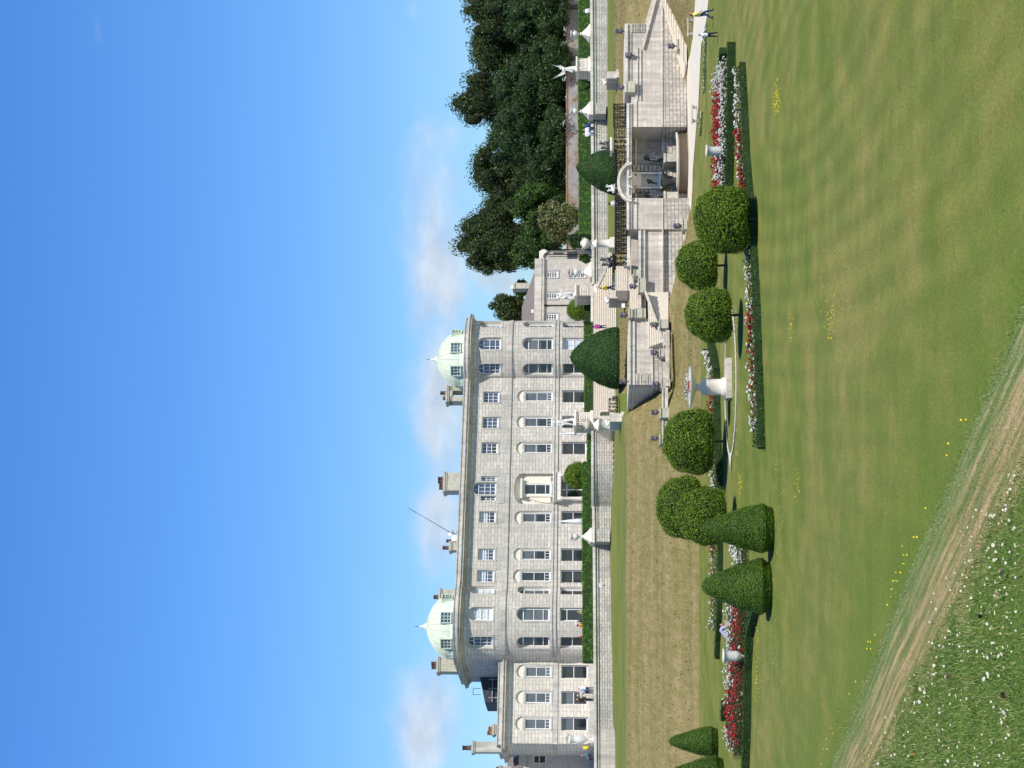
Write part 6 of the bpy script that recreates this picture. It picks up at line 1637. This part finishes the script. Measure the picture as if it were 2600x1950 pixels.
# ---------------------------------------------------------------- background trees: limbs plus leaf clumps
def tree(yc, xtop, xbot, w_px, Y_, label, mat='tree', n=9000, leaf=.30, seed=1, name='broadleaf_tree', group='trees behind the terrace', trunk_base=-1.0, flat=.8, gappy=.5, clump=46):
    rr = random.Random(seed); p = at(1500, yc, Y_); s_ = F / Y_; z1 = at(xtop, yc, Y_).z; z0 = at(xbot, yc, Y_).z; R = w_px / s_ / 2; H = z1 - z0
    t = thing(name, V(p.x, p.y, trunk_base), label, 'tree' if 'shrub' not in name else 'shrub', group); c0 = V(p.x, p.y, (z0 + z1) / 2)
    cl = []
    for i in range(clump):
        for _try in range(40):
            d = V(rr.uniform(-1, 1), rr.uniform(-1, 1), rr.uniform(-1, 1))
            if .35 < d.length < .92: break
        r = rr.uniform(.24, .40) * (1 if d.length < .75 else .8); cl.append((c0 + V(d.x * R * .92, d.y * R * flat, d.z * H / 2 * .92), r * R, r * H / 2 * 1.15))
    m = MB(); tot = sum(a[1] ** 2 for a in cl)
    for c, r, rz_ in cl:
        rzz = max(rz_, r * .7)
        m.ball(c, 1, 1, 7, 5, (r * .62, r * .62, rzz * .62))
        for _ in range(int(n * r * r / tot)):
            d = V(rr.gauss(0, 1), rr.gauss(0, 1), rr.gauss(0, 1)).normalized(); q = rr.uniform(.62, 1.08) ** .7
            o = 1 + .25 * noise.noise((c + d * r) * .6)
            pt = c + V(d.x * r, d.y * r, d.z * rzz) * q * o
            leafcard(m, pt, leaf * rr.uniform(.5, 1.1), rr, 0, d, .8)
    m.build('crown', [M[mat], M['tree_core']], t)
    k_ = MB(); b0 = V(p.x, p.y, trunk_base); hub = V(p.x, p.y, z0 + H * .25)
    k_.tube([b0, b0.lerp(hub, .5) + V(.2, 0, 0), hub], [R * .09 + .15, R * .07 + .1, R * .05 + .08], 8)
    for c, r, _z in cl[::4]: k_.tube([hub, hub.lerp(c, .5) + V(0, 0, .3), c], [R * .035 + .05, R * .02 + .04, .04], 5)
    k_.build('trunk', M['bark'], t)
TR = [(10, 1158, 1440, 190, 262, 'tallest looking dark tree at the right edge of the picture', 'tree', 9000), (165, 1146, 1400, 190, 270, 'dark spreading oak behind the winged statue with a ragged top', 'tree', 9000),
      (265, 1152, 1380, 150, 274, 'dark oak left of the one behind the winged statue', 'tree', 8000), (60, 1270, 1450, 190, 250, 'lower very dark evergreen at the foot of the right hand trees', 'tree2', 8000),
      (270, 1245, 1448, 270, 246, 'big rounded holm oak rising above the old garden wall', 'tree2', 13000), (435, 1188, 1400, 190, 268, 'rounded grey green tree in the middle of the skyline', 'tree', 9000),
      (590, 1154, 1400, 170, 262, 'loose topped oak nearest to the service wing chimney', 'tree', 9000), (648, 1180, 1330, 110, 258, 'leaning outer part of the skyline trees above the small chimney', 'tree', 5000), (420, 1330, 1450, 170, 244, 'dark low evergreen shrub tree under the middle skyline tree', 'tree2', 7000),
      (520, 1300, 1440, 120, 240, 'fresh green bushy tree above the old garden wall', 'tree3', 7000), (150, 1340, 1450, 120, 240, 'dark low holly behind the statue wings', 'tree2', 5000), (640, 1290, 1400, 90, 250, 'green tree filling the gap behind the service wing gable', 'tree3', 4000),
      (-90, 1150, 1450, 200, 262, 'dark tree just beyond the right border', 'tree', 6000), (735, 1306, 1345, 46, 262, 'small dark tree top above the slate roof', 'tree3', 1800), (785, 1237, 1345, 78, 262, 'dark tree with ragged twigs beside the right dome', 'tree', 4500)]
TR += [(370, 1240, 1450, 150, 258, 'dark evergreen filling the dip between the two skyline groups', 'tree2', 7000), (470, 1330, 1450, 150, 250, 'low dark laurel above the lichened wall', 'tree2', 6000), (215, 1330, 1452, 170, 243, 'low dark yew right of the big holm oak', 'tree2', 6000), (20, 1340, 1455, 150, 243, 'low dark laurel at the right edge above the wall', 'tree2', 5000), (600, 1330, 1440, 120, 246, 'mid green laurel behind the olive shrub', 'tree3', 5000), (340, 1370, 1455, 150, 240, 'lowest dark shrubby tree right above the brick cap', 'tree2', 5000), (100, 1200, 1400, 150, 266, 'dark oak crown between the two rightmost skyline tops', 'tree', 7000)]
for i, (y, a, b_, w_, Y_, l_, mt, n_) in enumerate(TR): tree(y, a, b_, w_ * 1.08, Y_, l_, mt, int(n_ * 2.0), .20 if w_ > 60 else .17, 100 + i)
tree(560, 1363, 1478, 112, 228, 'olive green feathery shrub left of the bright hedge', 'olive', 9000, .2, 140, 'olive_shrub', 'shrubs behind the terrace wall', -.5)
tree(610, 1440, 1500, 50, 214, 'dark shrub shading the hedge end behind the right globe urn', 'tree2', 2500, .16, 141, 'dark_shrub', 'shrubs behind the terrace wall', -.5)
tree(657, 1468, 1500, 26, 216, 'low green bush below the small gable house', 'tree3', 1500, .12, 142, 'green_shrub', 'shrubs behind the terrace wall', -.5)
tree(540, 1474, 1500, 40, 209, 'round dark bush at the left end of the bright hedge', 'box', 2500, .12, 143, 'round_shrub', 'shrubs behind the terrace wall', -.5)
# ---------------------------------------------------------------- foreground daisies, buttercups, leaves (each a thing)
def daisy_proto():
    m = lmb(); n = 13
    for i in range(n):
        a = 2 * pi * i / n; u = V(cos(a), sin(a), 0); s = V(-sin(a), cos(a), 0)
        m.add([u * .003 - s * .0012, u * .003 + s * .0012, u * .0115 + s * .0026 + V(0, 0, .002), u * .0125 + V(0, 0, .0025), u * .0115 - s * .0026 + V(0, 0, .002)], [(0, 1, 2, 3, 4)])
    return m
ddir = [V(0, -.3, 1), V(.3, -.2, 1), V(-.2, -.5, 1), V(.1, -.8, .8)]
def mk_flower(name, petals, centre, size, label, cat, group, loc, rz, k_):
    t = thing(name, loc, label, cat, group, rz); return t
proto = None; rr = random.Random(17)
def eye_at(x, y):
    d = ray(x, y); q = d * (GZ0 / d.z); return V(q.x, q.y, GZ0)
dz_ = []
known = [(2543, 1384), (2595, 1384), (2542, 1422), (2542, 1478), (2544, 1556), (2525, 1584), (2500, 1654), (2388, 1690), (2413, 1718), (2441, 1767), (2470, 1774), (2515, 1724), (2562, 1800), (2561, 1834), (2448, 1897), (2478, 1801), (2329, 1807), (2350, 1782), (2558, 1918), (2417, 1941), (2560, 1660), (2552, 1666), (2529, 1669), (2352, 1749), (2362, 1758), (2527, 1710), (2564, 1808), (2307, 1866), (2311, 1894), (2244, 1939), (2425, 1932), (2490, 1940), (2400, 1880)]
for x, y in known: dz_.append((x, y))
while len(dz_) < 230:
    y = rr.uniform(1290, 1945); x = rr.uniform(2190 + (1950 - y) * .44, 2598)
    dz_.append((x, y))
for x in range(0, 12): dz_.append((rr.uniform(2570, 2598), rr.uniform(1200, 1300)))
DR = None
for i, (x, y) in enumerate(dz_):
    p = eye_at(x, y)
    big = i < len(known)
    if DR is None:
        t = thing('daisy', V(0, 0, 0), 'small white daisy with a yellow eye in the near grass', 'daisy', 'daisies in the foreground grass')
        m = daisy_proto(); pe = m.build('petals', M['whitepetal'], t)
        m = lmb(); m.ball(V(0, 0, .002), .0042, 0, 8, 4, (1, 1, .6)); m.build('centre', M['yellow'], t)
        m = lmb(); m.tube([(0, 0, 0), (.004, 0, -.03), (.002, 0, -.06)], .001, 4); m.build('stem', M['blade1'], t)
        DR = t; o = t
    else: o = copy_tree(DR)
    s = rr.uniform(.75, 1.15) * (.8 if big else .5)
    o.location = p + V(0, 0, rr.uniform(.028, .042)); o.scale = (s, s, s); o.rotation_euler = (rr.uniform(.1, .9), rr.uniform(-.4, .4), rr.uniform(-.6, .6))
YB = [(2291, 1392), (2294, 1415), (2303, 1415), (2295, 1432), (2292, 1438), (2287, 1442), (2286, 1446), (2275, 1443), (2268, 1461), (2275, 1460), (2279, 1466), (2264, 1487), (2262, 1516), (2253, 1540), (2221, 1598), (2204, 1617), (2211, 1618), (2201, 1640), (2211, 1636), (2173, 1720), (2157, 1752), (2129, 1797), (2104, 1847), (2115, 1861), (2093, 1864), (2089, 1873), (2092, 1890), (2100, 1895), (2085, 1934), (2320, 1353), (2328, 1362), (2350, 1290), (2404, 1140), (2408, 1133), (2440, 1075), (2452, 1060)]
BR = None
for i, (x, y) in enumerate(YB):
    # they stand on the rim of the bank: find the place along the line of sight nearest the edge
    d = ray(x, y); best = None
    for k_ in range(80):
        s = -8 + k_ * .14
        e_ = fp_(-.02 + .0, s); yy = 975 - e_.x / e_.y * F
        if best is None or abs(yy - y) < best[0]: best = (abs(yy - y), s, e_)
    e_ = best[2]; zc = (d * (e_.y / d.y)).z
    if BR is None:
        t = thing('buttercup', V(0, 0, 0), 'bright yellow buttercup on a thin stem at the rim of the near bank', 'buttercup', 'buttercups along the edge of the near bank')
        m = lmb()
        for j in range(5):
            a = 2 * pi * j / 5; u = V(cos(a), sin(a), 0); s_ = V(-sin(a), cos(a), 0)
            m.add([V(0, 0, -.003), u * .008 + s_ * .006 + V(0, 0, .002), u * .014 + V(0, 0, .006), u * .008 - s_ * .006 + V(0, 0, .002)], [(0, 1, 2, 3)])
        m.build('petals', M['yellow'], t); m = lmb(); m.tube([(0, 0, 0), (.003, 0, -.04), (0, 0, -.08)], .001, 4); m.build('stem', M['blade1'], t)
        BR = t; o = t
    else: o = copy_tree(BR)
    zz = min(max(zc, GZ0 + .01), GZ0 + .14); s = rr.uniform(.35, .6)
    o.location = V(e_.x, e_.y, zz); o.scale = (s, s, s); o.rotation_euler = (rr.uniform(.4, 1.1), 0, rr.uniform(-.5, .5))
LV = [(2563, 1452, .05, 'pale curled fallen leaf near the right border of the near grass', 'pale'), (2508, 1565, .04, 'dark crumpled fallen leaf in the middle of the near grass', 'dark'), (2425, 1717, .04, 'pale brown fallen leaf beside a daisy', 'tan'), (2567, 1765, .05, 'dark brown fallen leaf near the lower right corner', 'dark'), (2335, 1915, .03, 'orange brown fallen leaf at the lower left', 'orange'),
      (2532, 1612, .025, 'small orange leaf flake in the middle grass', 'orange'), (2550, 1510, .05, 'yellow and pale leaf lying together in the near grass', 'pale'), (2393, 1677, .02, 'tiny rust brown leaf by the dry track', 'orange')]
M['leaf_pale'] = plain('fallen_leaf_pale', (.5, .38, .26), .8, .2, 30); M['leaf_brown'] = plain('fallen_leaf_brown', (.28, .13, .07), .8, .2, 30); M['leaf_dark'] = plain('fallen_leaf_dark', (.07, .035, .02), .7, .3, 30); M['leaf_tan'] = plain('fallen_leaf_tan', (.42, .26, .15), .8, .2, 30); M['leaf_orange'] = plain('fallen_leaf_orange', (.5, .22, .06), .8, .2, 30)
for x, y, s, l_, mt in LV:
    p = eye_at(x, y) + V(0, 0, .028); s *= .42; m = MB(); a = rr.uniform(0, 3); u = V(cos(a), sin(a), 0); v_ = V(-sin(a), cos(a), 0); n = 7
    top_ = [p + u * (s * (2 * i / n - 1)) + v_ * (s * .5 * sin(pi * i / n)) + V(0, 0, .012 * sin(pi * i / n) + .01) for i in range(n + 1)]
    bot_ = [p + u * (s * (2 * i / n - 1)) - v_ * (s * .5 * sin(pi * i / n)) + V(0, 0, .012 * sin(pi * i / n) + .012) for i in range(n + 1)]; mid = [p + u * (s * (2 * i / n - 1)) for i in range(n + 1)]
    for i in range(n): m.quad(top_[i], top_[i + 1], mid[i + 1], mid[i]); m.quad(mid[i], mid[i + 1], bot_[i + 1], bot_[i])
    tag(m.build('fallen_leaf', M['leaf_' + mt]), l_, 'leaf', 'fallen leaves in the near grass')
# ---------------------------------------------------------------- sky, sun, camera
AZ, EL = radians(53), radians(52)       # sun stands to the right of and behind the camera
sund = Vector((cos(AZ) * cos(EL), -sin(AZ) * cos(EL), sin(EL)))
wd = bpy.data.worlds.new('World'); sc.world = wd; wd.use_nodes = True; nt = wd.node_tree
bg = nt.nodes['Background']; sky = nt.nodes.new('ShaderNodeTexSky'); sky.sky_type = 'NISHITA'; sky.sun_disc = False
sky.sun_elevation = EL; sky.sun_rotation = atan2(sund.x, sund.y); sky.altitude = 100; sky.air_density = 1.0; sky.dust_density = .35; sky.ozone_density = 2.2
def N_(t, **k): 
    n = nt.nodes.new(t)
    for a, b in k.items(): setattr(n, a, b)
    return n
def mth(op, a, b=0.0):
    n = N_('ShaderNodeMath', operation=op)
    for i, v in enumerate((a, b)):
        if isinstance(v, (int, float)): n.inputs[i].default_value = v
        else: nt.links.new(v, n.inputs[i])
    return n.outputs[0]
tc = N_('ShaderNodeTexCoord'); sep = N_('ShaderNodeSeparateXYZ'); nt.links.new(tc.outputs['Generated'], sep.inputs[0])
az = mth('ARCTAN2', sep.outputs[0], sep.outputs[1]); el = mth('ARCSINE', sep.outputs[2])
hs = N_('ShaderNodeHueSaturation'); hs.inputs['Saturation'].default_value = 1.12; hs.inputs['Value'].default_value = 1.0; nt.links.new(sky.outputs[0], hs.inputs['Color'])
# blue deepens above the horizon; unseen upper sky darkened to weaken shadow fill
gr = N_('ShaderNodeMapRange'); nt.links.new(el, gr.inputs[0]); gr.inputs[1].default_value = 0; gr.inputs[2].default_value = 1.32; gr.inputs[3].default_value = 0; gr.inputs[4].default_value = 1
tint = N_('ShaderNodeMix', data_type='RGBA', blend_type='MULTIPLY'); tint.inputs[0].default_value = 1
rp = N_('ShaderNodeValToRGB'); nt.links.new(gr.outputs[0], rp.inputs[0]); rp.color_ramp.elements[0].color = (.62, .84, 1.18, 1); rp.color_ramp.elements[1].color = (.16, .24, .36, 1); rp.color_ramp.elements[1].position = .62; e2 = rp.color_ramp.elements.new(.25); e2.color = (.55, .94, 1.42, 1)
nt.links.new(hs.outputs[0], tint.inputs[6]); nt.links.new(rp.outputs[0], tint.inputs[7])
cmb = N_('ShaderNodeCombineXYZ'); nt.links.new(az, cmb.inputs[0]); nt.links.new(mth('MULTIPLY', el, 1.7), cmb.inputs[1])
nz = N_('ShaderNodeTexNoise'); nz.inputs['Scale'].default_value = 26; nz.inputs['Detail'].default_value = 8; nz.inputs['Roughness'].default_value = .55; nz.inputs['Distortion'].default_value = .3; nt.links.new(cmb.outputs[0], nz.inputs['Vector'])
total = None
def ang(x, y): d = ray(x, y).normalized(); return atan2(d.x, d.y), math.asin(d.z)
#        centre(x,y)   half sizes px (up, along)  weight
for (x, y, hx, hy, wt_) in ((1110, 640, 85, 330, 1.15), (1120, 1010, 85, 260, 1.2), (1110, 1330, 70, 170, 1.05), (1075, 1860, 85, 190, 1.2), (1240, 690, 60, 60, 1.0), (1140, 1900, 60, 140, .6), (1050, 20, 22, 40, .6), (255, 100, 26, 110, .42), (1200, 1480, 30, 80, .5), (1290, 720, 45, 60, .9)):
    a0, e0_ = ang(x, y); da = mth('DIVIDE', mth('SUBTRACT', az, a0), hy / F); de = mth('DIVIDE', mth('SUBTRACT', el, e0_), hx / F)
    g_ = mth('MULTIPLY', mth('EXPONENT', mth('MULTIPLY', mth('ADD', mth('MULTIPLY', da, da), mth('MULTIPLY', de, de)), -1.1)), wt_)
    total = g_ if total is None else mth('MAXIMUM', total, g_)
# general thin cloud elsewhere on the horizon so that reflections and other views have sky detail too
dens = mth('ADD', mth('MULTIPLY', total, .75), mth('MULTIPLY', mth('SUBTRACT', nz.outputs['Fac'], .5), 1.15))
mr = N_('ShaderNodeMapRange'); mr.interpolation_type = 'SMOOTHSTEP'; nt.links.new(dens, mr.inputs[0]); mr.inputs[1].default_value = .10; mr.inputs[2].default_value = 1.0; mr.inputs[4].default_value = .92
fac = mth('MULTIPLY', mr.outputs[0], mth('MINIMUM', mth('MULTIPLY', total, 3.0), 1.0))
nz2 = N_('ShaderNodeTexNoise'); nz2.inputs['Scale'].default_value = 40; nz2.inputs['Detail'].default_value = 4; nt.links.new(cmb.outputs[0], nz2.inputs['Vector'])
cr = N_('ShaderNodeValToRGB'); nt.links.new(nz2.outputs['Fac'], cr.inputs[0]); cr.color_ramp.elements[0].position = .35; cr.color_ramp.elements[1].position = .68
cr.color_ramp.elements[0].color = (4.5, 5.2, 6.2, 1); cr.color_ramp.elements[1].color = (6.3, 6.8, 7.3, 1)
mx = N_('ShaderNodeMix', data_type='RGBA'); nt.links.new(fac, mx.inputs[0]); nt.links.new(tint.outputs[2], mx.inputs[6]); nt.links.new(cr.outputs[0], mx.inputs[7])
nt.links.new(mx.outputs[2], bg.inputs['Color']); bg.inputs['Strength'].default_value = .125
sl_ = bpy.data.lights.new('sun', 'SUN'); sl_.energy = 5.0; sl_.angle = radians(.5); sl_.color = (1.0, .955, .88)
so = bpy.data.objects.new('sun', sl_); COL.objects.link(so); so.rotation_euler = sund.to_track_quat('Z', 'Y').to_euler(); so.location = (0, 0, 60)
cd = bpy.data.cameras.new('camera'); cam = bpy.data.objects.new('camera', cd); COL.objects.link(cam)
cd.sensor_fit = 'HORIZONTAL'; cd.sensor_width = 36; cd.lens = 36 * F / 2600; cd.clip_start = .1; cd.clip_end = 6000
cam.matrix_world = Matrix.Rotation(pi / 2 + PITCH, 4, 'X') @ Matrix.Rotation(-pi / 2, 4, 'Z')
sc.camera = cam
sc.view_settings.view_transform = 'Standard'; sc.view_settings.look = 'None'; sc.view_settings.exposure = 0; sc.view_settings.gamma = 1
sc.cycles.max_bounces = 6; sc.cycles.transparent_max_bounces = 4
